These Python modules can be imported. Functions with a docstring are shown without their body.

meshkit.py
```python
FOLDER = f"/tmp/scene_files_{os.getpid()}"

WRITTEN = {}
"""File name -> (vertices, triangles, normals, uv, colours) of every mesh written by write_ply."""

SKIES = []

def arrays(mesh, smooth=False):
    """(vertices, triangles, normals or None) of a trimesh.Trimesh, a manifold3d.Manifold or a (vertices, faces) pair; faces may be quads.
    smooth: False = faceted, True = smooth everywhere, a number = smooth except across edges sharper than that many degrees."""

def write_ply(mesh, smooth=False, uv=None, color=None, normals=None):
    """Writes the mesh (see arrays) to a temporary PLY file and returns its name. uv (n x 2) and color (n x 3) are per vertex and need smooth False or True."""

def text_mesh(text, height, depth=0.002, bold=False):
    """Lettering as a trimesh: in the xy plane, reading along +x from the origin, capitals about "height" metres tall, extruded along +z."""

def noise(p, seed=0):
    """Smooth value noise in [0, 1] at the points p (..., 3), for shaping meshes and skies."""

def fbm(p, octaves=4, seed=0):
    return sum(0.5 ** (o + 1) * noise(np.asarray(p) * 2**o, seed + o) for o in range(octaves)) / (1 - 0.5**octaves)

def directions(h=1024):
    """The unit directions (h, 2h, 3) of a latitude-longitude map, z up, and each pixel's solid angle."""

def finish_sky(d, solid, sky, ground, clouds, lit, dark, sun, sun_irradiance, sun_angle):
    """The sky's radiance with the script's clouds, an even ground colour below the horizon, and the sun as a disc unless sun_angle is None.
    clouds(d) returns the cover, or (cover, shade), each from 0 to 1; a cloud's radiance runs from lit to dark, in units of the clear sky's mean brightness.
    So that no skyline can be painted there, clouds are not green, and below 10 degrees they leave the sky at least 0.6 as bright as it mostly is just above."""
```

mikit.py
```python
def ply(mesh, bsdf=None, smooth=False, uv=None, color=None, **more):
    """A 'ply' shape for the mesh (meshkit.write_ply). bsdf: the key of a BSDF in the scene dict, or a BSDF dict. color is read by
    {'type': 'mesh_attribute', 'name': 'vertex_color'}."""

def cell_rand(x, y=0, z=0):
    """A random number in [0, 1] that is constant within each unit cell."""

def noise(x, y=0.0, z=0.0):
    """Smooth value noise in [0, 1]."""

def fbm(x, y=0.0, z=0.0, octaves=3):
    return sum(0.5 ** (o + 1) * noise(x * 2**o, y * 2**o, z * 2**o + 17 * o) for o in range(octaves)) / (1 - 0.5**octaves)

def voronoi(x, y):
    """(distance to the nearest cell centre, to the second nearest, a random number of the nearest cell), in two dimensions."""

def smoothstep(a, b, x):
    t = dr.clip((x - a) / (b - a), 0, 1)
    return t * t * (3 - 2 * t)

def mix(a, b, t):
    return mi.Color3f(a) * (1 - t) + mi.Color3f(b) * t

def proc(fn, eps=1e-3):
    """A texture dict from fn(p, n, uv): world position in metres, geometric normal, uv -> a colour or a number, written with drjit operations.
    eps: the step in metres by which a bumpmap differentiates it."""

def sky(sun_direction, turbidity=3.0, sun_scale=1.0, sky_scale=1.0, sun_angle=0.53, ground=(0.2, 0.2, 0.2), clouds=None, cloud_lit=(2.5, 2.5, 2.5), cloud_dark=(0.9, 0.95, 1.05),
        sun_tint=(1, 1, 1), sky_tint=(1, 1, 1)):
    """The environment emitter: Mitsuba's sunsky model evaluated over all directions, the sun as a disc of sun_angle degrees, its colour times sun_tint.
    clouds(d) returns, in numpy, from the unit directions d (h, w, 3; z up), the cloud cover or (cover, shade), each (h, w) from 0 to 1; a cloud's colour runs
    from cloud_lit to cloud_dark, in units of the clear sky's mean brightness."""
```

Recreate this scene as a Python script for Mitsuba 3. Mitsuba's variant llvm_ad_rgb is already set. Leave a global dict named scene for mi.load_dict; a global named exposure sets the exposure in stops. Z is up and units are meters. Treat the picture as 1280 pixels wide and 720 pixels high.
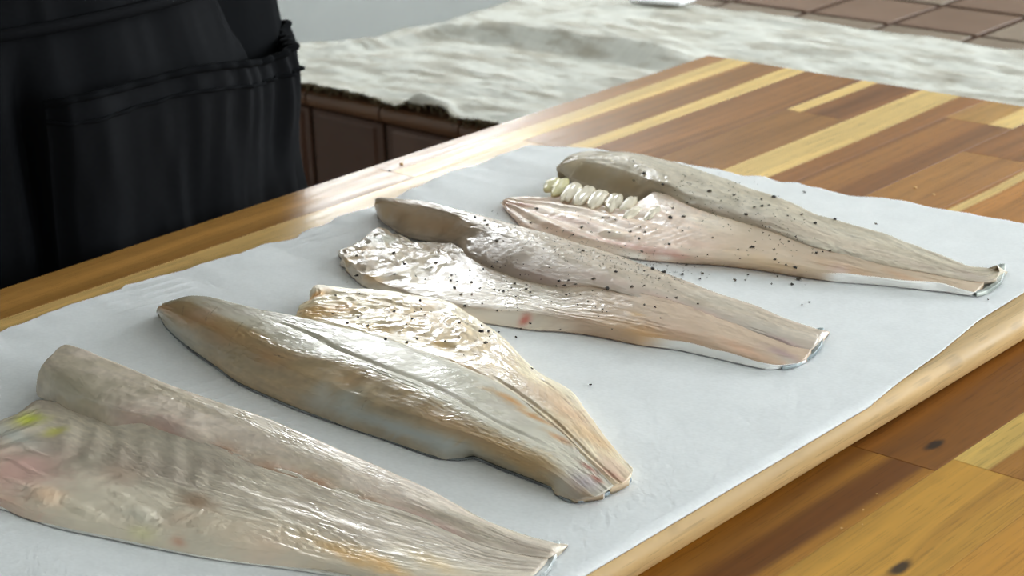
import math, random
import numpy as np, trimesh, drjit as dr, mitsuba as mi, mikit, meshkit, manifold3d as m3
from scipy.interpolate import PchipInterpolator
from scipy.spatial import cKDTree
from mikit import noise, fbm, smoothstep, mix, proc, cell_rand, voronoi
T = mi.ScalarTransform4f
rng = np.random.default_rng(7)

# ------------------------------------------------------------------ camera, light, exposure
ZB = 0.90                                   # top of the chopping board above the floor
EYE = np.array([0.0, 0.0, ZB + 0.35])       # x runs along the planks, y across them, z up
FPX = 2416.46
RGT = np.array([0.67106414, -0.74047514, -0.03700658])
DWN = np.array([-0.28131327, -0.20812641, -0.93677438])
FWD = np.array([0.6859561, 0.63904614, -0.34797165])
exposure = -0.08
scene = {'type': 'scene'}
labels = {}
scene['camera'] = {'type': 'thinlens', 'fov': 2 * math.degrees(math.atan(640 / FPX)), 'fov_axis': 'x',
    'aperture_radius': 0.0016, 'focus_distance': 0.84, 'near_clip': 0.05, 'far_clip': 50.0,
    'to_world': T().look_at(origin=EYE.tolist(), target=(EYE + FWD).tolist(), up=(-DWN).tolist())}
WIN_LEFT = (11.6, 12.0, 12.2)                # radiance of the bright window panes
WIN_RIGHT = (6.4, 6.9, 7.2)
WIN_BACK = (8.0, 8.7, 9.2)

def P(x, y, h=0.0):
    """The point at height h above the board that lies along the sight line of a photo point."""
    d = (x - 640) / FPX * RGT + (y - 360) / FPX * DWN + FWD
    return EYE + d * ((ZB + h - EYE[2]) / d[2])

def pix(p):
    q = np.asarray(p) - EYE
    z = q @ FWD
    return np.stack([640 + FPX * (q @ RGT) / z, 360 + FPX * (q @ DWN) / z, z], -1)

# ------------------------------------------------------------------ helpers
def lin(c):
    c = np.asarray(c, float) / 255.0
    return np.where(c <= 0.04045, c / 12.92, ((c + 0.055) / 1.055) ** 2.4)
def L3(*c): return [float(v) for v in lin(c)]
def key_for(name):
    if name not in scene and not any(k.startswith(name + '__') for k in scene): return name
    i = 1
    while f'{name}_{i:03d}' in scene or any(k.startswith(f'{name}_{i:03d}__') for k in scene): i += 1
    return f'{name}_{i:03d}'
COUNT = {}
def new(name):
    n = COUNT.get(name, -1) + 1
    COUNT[name] = n
    return name if n == 0 else f'{name}_{n:03d}'
def put(name, mesh, bsdf, parent=None, smooth=False, uv=None, color=None, label=None, cat=None, group=None, kind=None, **more):
    key = new((parent + '__' if parent else '') + name)
    scene[key] = mesh if isinstance(mesh, dict) else mikit.ply(mesh, bsdf, smooth=smooth, uv=uv, color=color, **more)
    tag(key, label, cat, group, kind)
    return key
def tag(key, label=None, cat=None, group=None, kind=None):
    d = {k: v for k, v in dict(label=label, category=cat, group=group, kind=kind).items() if v}
    if d: labels[key] = {**labels.get(key, {}), **d}
def thing(name, label, cat, group=None, kind=None):
    key = new(name)
    if name == 'fish_fillet': group = 'fish fillets on the paper towel'
    tag(key, label, cat, group, kind)
    return key
def box(x0, x1, y0, y1, z0, z1, c=0.0):
    """A box, its edges chamfered by c."""
    if c <= 0:
        return trimesh.creation.box(bounds=[[x0, y0, z0], [x1, y1, z1]])
    pts = []
    for sx in (0, 1):
        for sy in (0, 1):
            for sz in (0, 1):
                p = np.array([(x0, x1)[sx], (y0, y1)[sy], (z0, z1)[sz]])
                q = np.array([(c, -c)[sx], (c, -c)[sy], (c, -c)[sz]])
                for k in range(3):
                    m = q.copy(); m[k] = 0
                    pts.append(p + m)
    return trimesh.convex.convex_hull(np.array(pts))
def tube(pts, r, n=8):
    pts = np.asarray(pts, float)
    r = np.broadcast_to(r, len(pts))
    out = []
    for i, p in enumerate(pts):
        t = pts[min(i + 1, len(pts) - 1)] - pts[max(i - 1, 0)]
        t /= np.linalg.norm(t)
        a = np.cross(t, [0.3, 0.1, 0.95]); a /= np.linalg.norm(a)
        b = np.cross(t, a)
        th = np.linspace(0, 2 * np.pi, n, endpoint=False)
        out.append(p + r[i] * (np.cos(th)[:, None] * a + np.sin(th)[:, None] * b))
    v = np.vstack(out)
    f = []
    for i in range(len(pts) - 1):
        for k in range(n):
            a, b = i * n + k, i * n + (k + 1) % n
            f += [[a, b, b + n], [a, b + n, a + n]]
    for e, s in ((0, -1), (len(pts) - 1, 1)):
        c = len(v); v = np.vstack([v, pts[e]])
        for k in range(n):
            a, b = e * n + k, e * n + (k + 1) % n
            f.append([c, a, b] if s > 0 else [c, b, a])
    return trimesh.Trimesh(v, f, process=False)
def grid_faces(nu, nv):
    i = np.arange(nu * nv).reshape(nu, nv)
    a, b, c, d = i[:-1, :-1].ravel(), i[1:, :-1].ravel(), i[1:, 1:].ravel(), i[:-1, 1:].ravel()
    return np.vstack([np.stack([a, b, c], 1), np.stack([a, c, d], 1)])

# value noise in numpy, for displacement and vertex colours
def _h(i, j, s):
    x = (i.astype(np.int64) * 374761393 + j.astype(np.int64) * 668265263 + s * 974634777) & 0xFFFFFFFF
    x = ((x ^ (x >> 13)) * 1274126177) & 0xFFFFFFFF
    return ((x ^ (x >> 16)) & 0xFFFFFF) / 16777215.0
def vn(x, y, s=0):
    i, j = np.floor(x), np.floor(y)
    u, v = x - i, y - j
    u, v = u * u * (3 - 2 * u), v * v * (3 - 2 * v)
    i, j = i.astype(np.int64), j.astype(np.int64)
    return (_h(i, j, s) * (1 - u) + _h(i + 1, j, s) * u) * (1 - v) + (_h(i, j + 1, s) * (1 - u) + _h(i + 1, j + 1, s) * u) * v
def vf(x, y, s=0, o=3):
    return sum(0.5 ** (k + 1) * vn(x * 2 ** k + 5 * k, y * 2 ** k, s + k) for k in range(o)) / (1 - 0.5 ** o)
def sst(a, b, x):
    t = np.clip((x - a) / (b - a), 0, 1)
    return t * t * (3 - 2 * t)

# ------------------------------------------------------------------ materials
def plain(name, rgb, rough=0.6, spec=0.4, **more):
    scene[name] = {'type': 'twosided', 'bsdf': {'type': 'principled', 'base_color': {'type': 'rgb', 'value': L3(*rgb)}, 'roughness': rough, 'specular': spec, **more}}
def textured(name, fn, rough=0.6, spec=0.4, bump=None, eps=3e-4, **more):
    b = {'type': 'principled', 'base_color': proc(fn), 'roughness': rough, 'specular': spec, **more}
    if bump is not None:
        b = {'type': 'bumpmap', 'arbitrary': proc(bump, eps), 'scale': 1.0, 'bsdf': b}
    scene[name] = {'type': 'twosided', 'bsdf': b}

# wood: u = metres along the grain + 8 * number of the plank, v = metres across
PLANKS = []                                  # rows of heart, streak, sap colour, sap from, sap to (metres across), streak strength, knot u, knot v
def plank_row(heart, streak, sap=(222, 188, 124), s0=9.0, s1=9.0, k=0.6, knot=(9, 9)):
    PLANKS.append([*lin(heart), *lin(streak), *lin(sap), s0, s1, k, *knot])
    return len(PLANKS) - 1
_TAB = {}
def wood_fn(p, n, uv):
    if not _TAB:
        a = np.array(PLANKS, np.float32)
        for j in range(a.shape[1]): _TAB[j] = mi.Float(np.ascontiguousarray(a[:, j]))
    k = dr.floor(uv.x / 8.0)
    idx = mi.UInt32(dr.clip(k, 0, len(PLANKS) - 1))
    g = lambda j: dr.gather(mi.Float, _TAB[j], idx)
    u, v = uv.x - 8 * k, uv.y
    o = k * 3.71
    bend = fbm(u * 5 + o, v * 25 + o, 3.0) * 0.012
    ku, kv = u - g(12), (v - g(13)) * 2.5
    kd = dr.sqrt(ku * ku + kv * kv)
    ring = v + bend + 0.010 * dr.exp(-kd * 28) 
    grain = fbm(u * 4 + o, ring * 160 + o, 7.0, octaves=4)
    fine = noise(u * 30 + o, ring * 900, 1.0)
    pore = smoothstep(0.62, 0.95, noise(u * 70 + o, v * 2600, 5.0))
    band = smoothstep(0.40, 0.72, fbm(u * 1.5 + o, ring * 55 + o, 11.0, octaves=2))
    H, S, A = (mi.Color3f(g(3 * q), g(3 * q + 1), g(3 * q + 2)) for q in range(3))
    c = mix(H, S, dr.clip(band * g(11), 0, 1))
    wob = v + (fbm(u * 6 + o, 2.0, 1.0) - 0.5) * 0.006
    sap = smoothstep(g(9) - 0.0015, g(9) + 0.0015, wob) * (1 - smoothstep(g(10) - 0.0015, g(10) + 0.0015, wob))
    c = mix(c, A, sap)
    c = c * (0.70 + 0.48 * grain) * (0.94 + 0.10 * fine)
    c = c * (1 - 0.20 * pore)
    c = mix(c, mi.Color3f(0.012, 0.006, 0.004), smoothstep(0.012, 0.005, kd + 0.004 * fbm(u * 120, v * 200)) * 0.9)
    return c
def wood_rough(p, n, uv):
    return 0.26 + 0.15 * noise(uv.x * 25, uv.y * 300) + 0.08 * noise(p.x * 30, p.y * 30)
scene['wood_table'] = {'type': 'twosided', 'bsdf': {'type': 'bumpmap', 'arbitrary': proc(lambda p, n, uv: noise(uv.x * 60, uv.y * 2400, 5.0) * 0.00006, 2e-4), 'scale': 1.0,
    'bsdf': {'type': 'principled', 'base_color': proc(wood_fn), 'roughness': 0.55, 'specular': 0.14}}}
scene['wood'] = {'type': 'twosided', 'bsdf': {'type': 'principled', 'base_color': proc(wood_fn), 'roughness': proc(wood_rough), 'specular': 0.35}}

def towel_fn(p, n, uv):
    w = fbm(p.x * 90, p.y * 90, 2.0)
    return mi.Color3f(0.72, 0.725, 0.725) * (0.93 + 0.06 * w + 0.06 * noise(p.x * 1100, p.y * 800, 5.0))
def towel_bump(p, n, uv):
    a = noise(p.x * 900, p.y * 700, 3.0) * 0.00016
    q = dr.sin((p.x * 0.8 + p.y * 0.6) * 3600) * dr.sin((p.y * 0.8 - p.x * 0.6) * 3000) * 0.00005
    return a + q
textured('towel', towel_fn, rough=0.9, spec=0.15, bump=towel_bump, eps=2e-4)

def linen_fn(p, n, uv):
    f = fbm(p.x * 90, p.y * 26, 4.0, octaves=4)
    d = smoothstep(0.58, 0.74, fbm(p.x * 110 + 7, p.y * 60, 9.0))
    th = noise(p.x * 500, p.y * 30, 2.0) * 0.5 + noise(p.x * 40, p.y * 600, 6.0) * 0.5
    c = mix((0.42, 0.395, 0.34), (0.55, 0.54, 0.49), smoothstep(0.3, 0.6, f))
    c = c * (0.90 + 0.2 * th)
    return mix(c, (0.30, 0.26, 0.19), d * 0.35)
def linen_bump(p, n, uv):
    return noise(p.x * 500, p.y * 30, 2.0) * 0.0003 + noise(p.x * 40, p.y * 600, 6.0) * 0.0003 + fbm(p.x * 60, p.y * 30, 4.0) * 0.002
textured('linen', linen_fn, rough=0.95, spec=0.1, bump=linen_bump, eps=5e-4)
plain('linen_fringe', (92, 80, 58), 0.95, 0.1)

def glaze(lo, hi, seed):
    a, b = lin(lo), lin(hi)
    def fn(p, n, uv):
        return mix(mi.Color3f(*map(float, a)), mi.Color3f(*map(float, b)), fbm(p.x * 18 + seed, p.y * 18, p.z * 18))
    return fn
textured('tile_side', glaze((116, 84, 68), (134, 102, 88), 3), 0.3, 0.5)
textured('tile_side_dark', glaze((98, 66, 52), (116, 84, 68), 13), 0.3, 0.5)
textured('tile_top', glaze((112, 96, 80), (132, 115, 98), 5), 0.5, 0.3)
textured('tile_top_brown', glaze((100, 76, 58), (120, 94, 76), 21), 0.5, 0.3)
textured('tile_nosing', glaze((124, 84, 58), (150, 108, 78), 8), 0.22, 0.6)
plain('grout', (62, 42, 30), 0.9, 0.1)
def wall_fn(p, n, uv):
    return mi.Color3f(0.56, 0.58, 0.565) * (0.95 + 0.08 * fbm(p.x * 6, p.y * 6, p.z * 1.5) )
textured('plaster', wall_fn, 0.9, 0.1)
def floor_fn(p, n, uv):
    return mi.Color3f(0.16, 0.10, 0.06) * (0.7 + 0.6 * fbm(p.x * 3, p.y * 40, 1.0))
textured('floor_wood', floor_fn, 0.5, 0.3)
plain('white_paint', (226, 226, 222), 0.5, 0.4)
plain('white_sheet', (246, 247, 248), 0.7, 0.2)
plain('pepper', (40, 34, 30), 0.7, 0.3)
plain('pepper_grey', (78, 70, 60), 0.7, 0.3)
plain('crumb_bread', (214, 176, 120), 0.7, 0.2)
plain('black_cloth', (15, 16, 18), 0.9, 0.04)
def apron_fn(p, n, uv):
    w = noise(p.x * 900, p.y * 900, p.z * 900)
    return mi.Color3f(0.0034, 0.0037, 0.0047) * (0.8 + 0.4 * w)
textured('apron_cloth', apron_fn, 0.85, 0.10, sheen=0.10)
plain('apron_seam', (16, 17, 19), 0.9, 0.04)
plain('skin_tone', (205, 160, 135), 0.55, 0.4)
plain('hair_brown', (58, 40, 28), 0.6, 0.4)
plain('eye_white', (235, 232, 226), 0.3, 0.5)
plain('shoe_leather', (30, 26, 24), 0.5, 0.4)
def flesh_bump(p, n, uv):
    a = noise(uv.x * 420, uv.y * 1300, 3.0) * 0.00009
    b = noise(uv.x * 1300, uv.y * 1500, 9.0) * 0.00004
    return a + b
def flesh_rough(p, n, uv):
    return 0.15 + 0.25 * smoothstep(0.35, 0.65, fbm(uv.x * 150, uv.y * 260, 2.0))
scene['flesh'] = {'type': 'twosided', 'bsdf': {'type': 'bumpmap', 'arbitrary': proc(flesh_bump, 1.5e-4), 'scale': 1.0,
    'bsdf': {'type': 'principled', 'base_color': {'type': 'mesh_attribute', 'name': 'vertex_color'}, 'roughness': proc(flesh_rough), 'specular': 0.55, 'clearcoat': 0.5, 'clearcoat_gloss': 0.88}}}
scene['fish_skin'] = {'type': 'twosided', 'bsdf': {'type': 'principled', 'base_color': {'type': 'mesh_attribute', 'name': 'vertex_color'}, 'roughness': 0.28, 'specular': 0.6, 'clearcoat': 0.5, 'metallic': 0.15}}

# ------------------------------------------------------------------ the room
X0, X1, Y0, Y1, HT = -1.6, 3.6, -2.0, 2.4, 2.5
put('floor', box(X0, X1, Y0, Y1, -0.1, 0.0), 'floor_wood', kind='structure')
put('ceiling', box(X0 - .2, X1 + .2, Y0 - .2, Y1 + .2, HT, HT + 0.1), 'plaster', kind='structure')
put('wall_front', box(X0 - .2, X0, Y0, Y1, 0, HT), 'plaster', kind='structure')
def wall_with_window(name, at, axis, sgn, lo, hi, a0, a1, z0, z1, num, radiance, cols):
    """A wall across AXIS at coordinate AT that looks into the room along sgn, running from lo to hi, with a window from a0 to a1."""
    def bx(a, b, d0, d1, c, e):
        d0, d1 = sorted((at - sgn * d0, at - sgn * d1))
        return box(a, b, d0, d1, c, e) if axis == 1 else box(d0, d1, a, b, c, e)
    put(name, trimesh.util.concatenate([bx(lo, a0, 0, .2, 0, HT), bx(a1, hi, 0, .2, 0, HT), bx(a0, a1, 0, .2, 0, z0), bx(a0, a1, 0, .2, z1, HT)]), 'plaster', kind='structure')
    w = f'window_{num}'
    tag(w, kind='structure')
    s = 0.045
    for a, b, c, d in ((a0, a1, z0, z0 + s), (a0, a1, z1 - s, z1), (a0, a0 + s, z0 + s, z1 - s), (a1 - s, a1, z0 + s, z1 - s)):
        put('frame', bx(a, b, .06, .12, c, d), 'white_paint', w)
    xs = np.linspace(a0 + s, a1 - s, cols + 1)
    for q in xs[1:-1]:
        put('mullion', bx(q - .02, q + .02, .065, .115, z0 + s, z1 - s), 'white_paint', w)
    for i in range(cols):
        a, b = xs[i] + (.02 if i else 0), xs[i + 1] - (.02 if i < cols - 1 else 0)
        d = at - sgn * .09
        v = np.array([[a, d, z0 + s], [b, d, z0 + s], [b, d, z1 - s], [a, d, z1 - s]])
        if axis == 0: v = v[:, [1, 0, 2]]
        m = trimesh.Trimesh(v, [[0, 1, 2], [0, 2, 3]], process=False)
        if m.face_normals[0][axis] * sgn < 0: m = trimesh.Trimesh(v, [[0, 2, 1], [0, 3, 2]], process=False)
        put('pane', m, 'white_paint', w, emitter={'type': 'area', 'radiance': {'type': 'rgb', 'value': list(radiance)}})
    put('sill', bx(a0, a1, -.04, .06, z0 - .03, z0), 'white_paint', w)
wall_with_window('wall_left', Y1, 1, -1, X0 - .2, X1 + .2, 1.45, 2.75, 1.30, 2.1, 1, WIN_LEFT, 3)
wall_with_window('wall_right', Y0, 1, 1, X0 - .2, X1 + .2, .2, 2.4, .95, 2.25, 2, WIN_RIGHT, 3)
wall_with_window('wall_back', X1, 0, -1, Y0, Y1, -1.5, 1.0, 1.0, 2.2, 3, WIN_BACK, 3)
put('baseboard_left', box(X0, X1, Y1 - .015, Y1, 0, .08), 'white_paint', kind='structure')
put('baseboard_right', box(X0, X1, Y0, Y0 + .015, 0, .08), 'white_paint', kind='structure')

# ------------------------------------------------------------------ the chopping board
BT = 0.016                                   # thickness
BR, BL, BX0, BX1 = 0.4135, 0.8625, 0.08, 1.1545
board = thing('chopping_board', 'long laminated acacia chopping board with striped planks under the white paper towel', 'chopping board')
BROWN, DARK, RED, LIGHT, GOLD = (160, 110, 56), (118, 74, 32), (152, 96, 46), (190, 146, 84), (224, 190, 122)
PALE = (206, 164, 104)
def plank_uv(mesh, k, ax, ay):
    v = np.asarray(mesh.vertices)
    return np.stack([v[:, 0] - ax + 8 * k + 0.5, v[:, 1] - ay], 1)
def plank(parent, x0, x1, y0, y1, z0, z1, k, gap=0.00008, mat='wood'):
    m = box(x0 + gap, x1 - gap, y0 + gap, y1 - gap, z0, z1, 0.0002)
    m = trimesh.Trimesh(m.vertices[m.faces.ravel()], np.arange(len(m.faces) * 3).reshape(-1, 3), process=False)
    return put('plank', m, mat, parent, uv=plank_uv(m, k, x0, y0))
LAM = [.8625, .8235, .7745, .7262, .678, .629, .580, .532, .483, .434]
# per lamella from the left edge: list of (x start, heart, streak, sap from, sap to, streak strength); across runs from the lower y
rows = [
 [(BX0, (166, 118, 60), (130, 88, 42), 9, 9, .6), (.30, (174, 126, 66), (140, 98, 48), 9, 9, .7), (.80, (164, 114, 62), (136, 90, 46), -.01, .0200, .6)],
 [(BX0, PALE, LIGHT, 9, 9, .5), (.16, (206, 168, 106), (188, 146, 88), 9, 9, .4), (.90, (166, 116, 62), (138, 92, 46), -.01, .0155, .6)],
 [(BX0, BROWN, DARK, 9, 9, .6), (.915, (152, 102, 54), (116, 72, 36), 9, 9, .8)],
 [(BX0, LIGHT, BROWN, 9, 9, .6), (.70, (174, 122, 64), (140, 94, 46), 9, 9, .8), (1.060, (142, 92, 46), (112, 68, 32), .0375, .06, .7)],
 [(BX0, BROWN, DARK, 9, 9, .5), (.55, (162, 108, 52), (136, 84, 40), .0170, .06, .6)],
 [(BX0, RED, DARK, 9, 9, .5), (.62, (162, 108, 52), (128, 80, 38), 9, 9, .9), (1.102, (176, 130, 66), (150, 100, 50), -.01, .016, .6)],
 [(BX0, BROWN, DARK, 9, 9, .5), (.62, (172, 118, 56), (138, 88, 40), 9, 9, .7), (1.040, (150, 96, 44), (120, 74, 34), 9, 9, .8)],
 [(BX0, LIGHT, BROWN, 9, 9, .5), (.60, (176, 116, 48), (144, 90, 36), .0385, .0455, .7)],
 [(BX0, BROWN, DARK, 9, 9, .5), (.66, (160, 98, 40), (124, 72, 30), 9, 9, .8)],
]
for r, row in enumerate(rows):
    y1, y0 = LAM[r], LAM[r + 1]
    for i, (xs, heart, streak, s0, s1, k) in enumerate(row):
        xe = row[i + 1][0] if i + 1 < len(row) else BX1
        plank(board, xs, xe, y0, y1, ZB - BT, ZB, plank_row(heart, streak, (222, 186, 116), s0, s1, k))
# the pale edge plank with its rounded nose
r_, yc_ = BT / 2, BR + BT / 2
prof = [(LAM[-1] - .00015, ZB), (yc_, ZB)] + [(yc_ - r_ * math.sin(a), ZB - r_ + r_ * math.cos(a)) for a in np.linspace(0.18, math.pi - 0.18, 13)] + [(yc_, ZB - BT), (LAM[-1] - .00015, ZB - BT)]
for xs, xe, col in ((BX0, BX1, (202, 168, 117)),):
    n = len(prof)
    v = np.array([[x, y, z] for x in (xs + .0001, xe - .0001) for y, z in prof])
    f = [[i, (i + 1) % n, n + (i + 1) % n] for i in range(n)] + [[i, n + (i + 1) % n, n + i] for i in range(n)]
    f += [[0, i + 1, i] for i in range(1, n - 1)] + [[n, n + i, n + i + 1] for i in range(1, n - 1)]
    m = trimesh.Trimesh(v, f, process=False); m.fix_normals()
    m = trimesh.graph.smooth_shade(m, angle=math.radians(40), facet_minarea=None)
    k = plank_row(col, (188, 154, 104), k=.0)
    vv = np.asarray(m.vertices)
    put('plank', m, 'wood', board, smooth=True, uv=np.stack([vv[:, 0] - xs + 8 * k + .5, vv[:, 1] - BR + (ZB - vv[:, 2]) * .8], 1), label='pale plank with a rounded front edge')

# ------------------------------------------------------------------ the wooden table below
table = thing('wooden_table', 'dark golden acacia wood table top with knots below the rounded edge of the chopping board', 'table')
ZT = ZB - BT
TX0, TX1, TY0, TY1, TT = -.25, 1.078, -.35, .845, .04
ys = [TY1] + [.3765 + .0484 * k for k in range(9, -16, -1) if TY0 + .02 < .3765 + .0484 * k < TY1 - .01] + [TY0]
ROW = {k: int(np.argmin(np.abs(np.array(ys) - v))) for k, v in enumerate((.4249, .3765, .328, .2796))}
special = {
 ROW[0]: [(TX0, (176, 118, 44), (132, 78, 28), 9, 9, .8, (9, 9)), (.15, (172, 116, 38), (108, 62, 16), 9, 9, 1.0, (9, 9)), (.6635, (134, 82, 24), (100, 58, 16), 9, 9, .8, (.522, .0135))],
 ROW[1]: [(TX0, (180, 120, 46), (150, 92, 36), 9, 9, .6, (9, 9)), (.1, (194, 142, 56), (150, 98, 32), 9, 9, .8, (.5 + .482, .0150)), (.678, (168, 114, 46), (138, 86, 30), .0320, .06, .7, (9, 9))],
 ROW[2]: [(TX0, (170, 110, 42), (130, 76, 30), 9, 9, .6, (9, 9)), (.25, (190, 134, 52), (150, 94, 32), 9, 9, .9, (9, 9))],
 ROW[3]: [(TX0, (170, 110, 42), (130, 76, 30), 9, 9, .6, (9, 9)), (.30, (176, 120, 50), (140, 88, 34), 9, 9, .8, (9, 9))],
}
tones = [((168, 110, 46), (126, 74, 30)), ((184, 128, 60), (150, 96, 44)), ((146, 88, 38), (108, 60, 26)), ((206, 164, 92), (186, 138, 70))]
for r in range(len(ys) - 1):
    y1, y0 = ys[r], ys[r + 1]
    row = special.get(r)
    if row is None:
        cut = [TX0, TX0 + rng.uniform(.2, .6), TX0 + rng.uniform(.75, 1.1)]
        row = [(x, *tones[rng.integers(4)], 9, 9, .7, (9, 9)) for x in cut]
    for i, (xs, heart, streak, s0, s1, k, kn) in enumerate(row):
        xe = row[i + 1][0] if i + 1 < len(row) else TX1
        plank(table, xs, xe, y0, y1, ZT - TT, ZT, plank_row(heart, streak, (206, 168, 88), s0, s1, k, kn), mat='wood_table')
kleg = plank_row((160, 104, 46), (126, 74, 30))
for lx in (TX0 + .06, TX1 - .11):
    for ly in (TY0 + .06, TY1 - .12):
        m = box(lx, lx + .06, ly, ly + .06, 0, ZT - TT, .003)
        put('leg', m, 'floor_wood', table)

# ------------------------------------------------------------------ the tiled bench and its linen cloth
bench = thing('tiled_bench', 'low masonry bench clad in brown glazed tiles behind the chopping board', 'bench')
ZC = ZB - .066                               # top of the cloth
ZK = ZC - .006                               # top of the tiles
NX0, NX1, NY0, NY1 = 1.098, 2.12, -.42, 1.336
put('core', box(NX0, NX1, NY0, NY1, 0, ZK - .002), 'grout', bench)
pit = .0930
joints = [1.2560 + pit * k for k in range(-17, 1)] + [NY1]
nose_m = []
for a, b in zip(joints[:-1], joints[1:]):
    th = np.linspace(-.5 * np.pi, .5 * np.pi, 9)
    pr = [(NX0 + .012, ZK)] + [(NX0 - .007 * math.cos(q), ZK - .0075 + .0075 * math.sin(q)) for q in th[::-1]] + [(NX0 + .012, ZK - .015)]
    n = len(pr)
    v = np.array([[x, y, z] for y in (a + .0012, b - .0012) for x, z in pr])
    f = [[i, (i + 1) % n, n + (i + 1) % n] for i in range(n)] + [[i, n + (i + 1) % n, n + i] for i in range(n)]
    f += [[0, i + 1, i] for i in range(1, n - 1)] + [[n, n + i, n + i + 1] for i in range(1, n - 1)]
    m = trimesh.Trimesh(v, f, process=False); m.fix_normals()
    put('edge_tile', m, 'tile_nosing', bench, smooth=40)
    for r in range(8):
        z1 = ZK - .0185 - pit * r
        put('side_tile', box(NX0 - .004, NX0 + .01, a + .0085, b - .0085, z1 - pit + .016, z1, .0035), ('tile_side', 'tile_side_dark')[int(rng.integers(2))], bench)
        if r == 0:
            put('tile_rim', box(NX0 - .0015, NX0 + .008, a + .002, b - .002, z1 - pit + .006, z1 + .002, .001), 'tile_side_dark', bench)
for i in range(6):
    xa = 1.4925 + .0975 * i
    for j in range(19):
        ya = .9715 - .0945 * (j - 4)
        if ya + .09 < NY0 or ya > NY1: continue
        h = rng.uniform(-.0004, .0004)
        put('top_tile', box(xa + .004, xa + .0935, max(ya - .0905, NY0), min(ya - .004, NY1), ZK - .008, ZK + h, .0008), ('tile_top', 'tile_top_brown')[int(rng.random() < .35)], bench)

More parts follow.
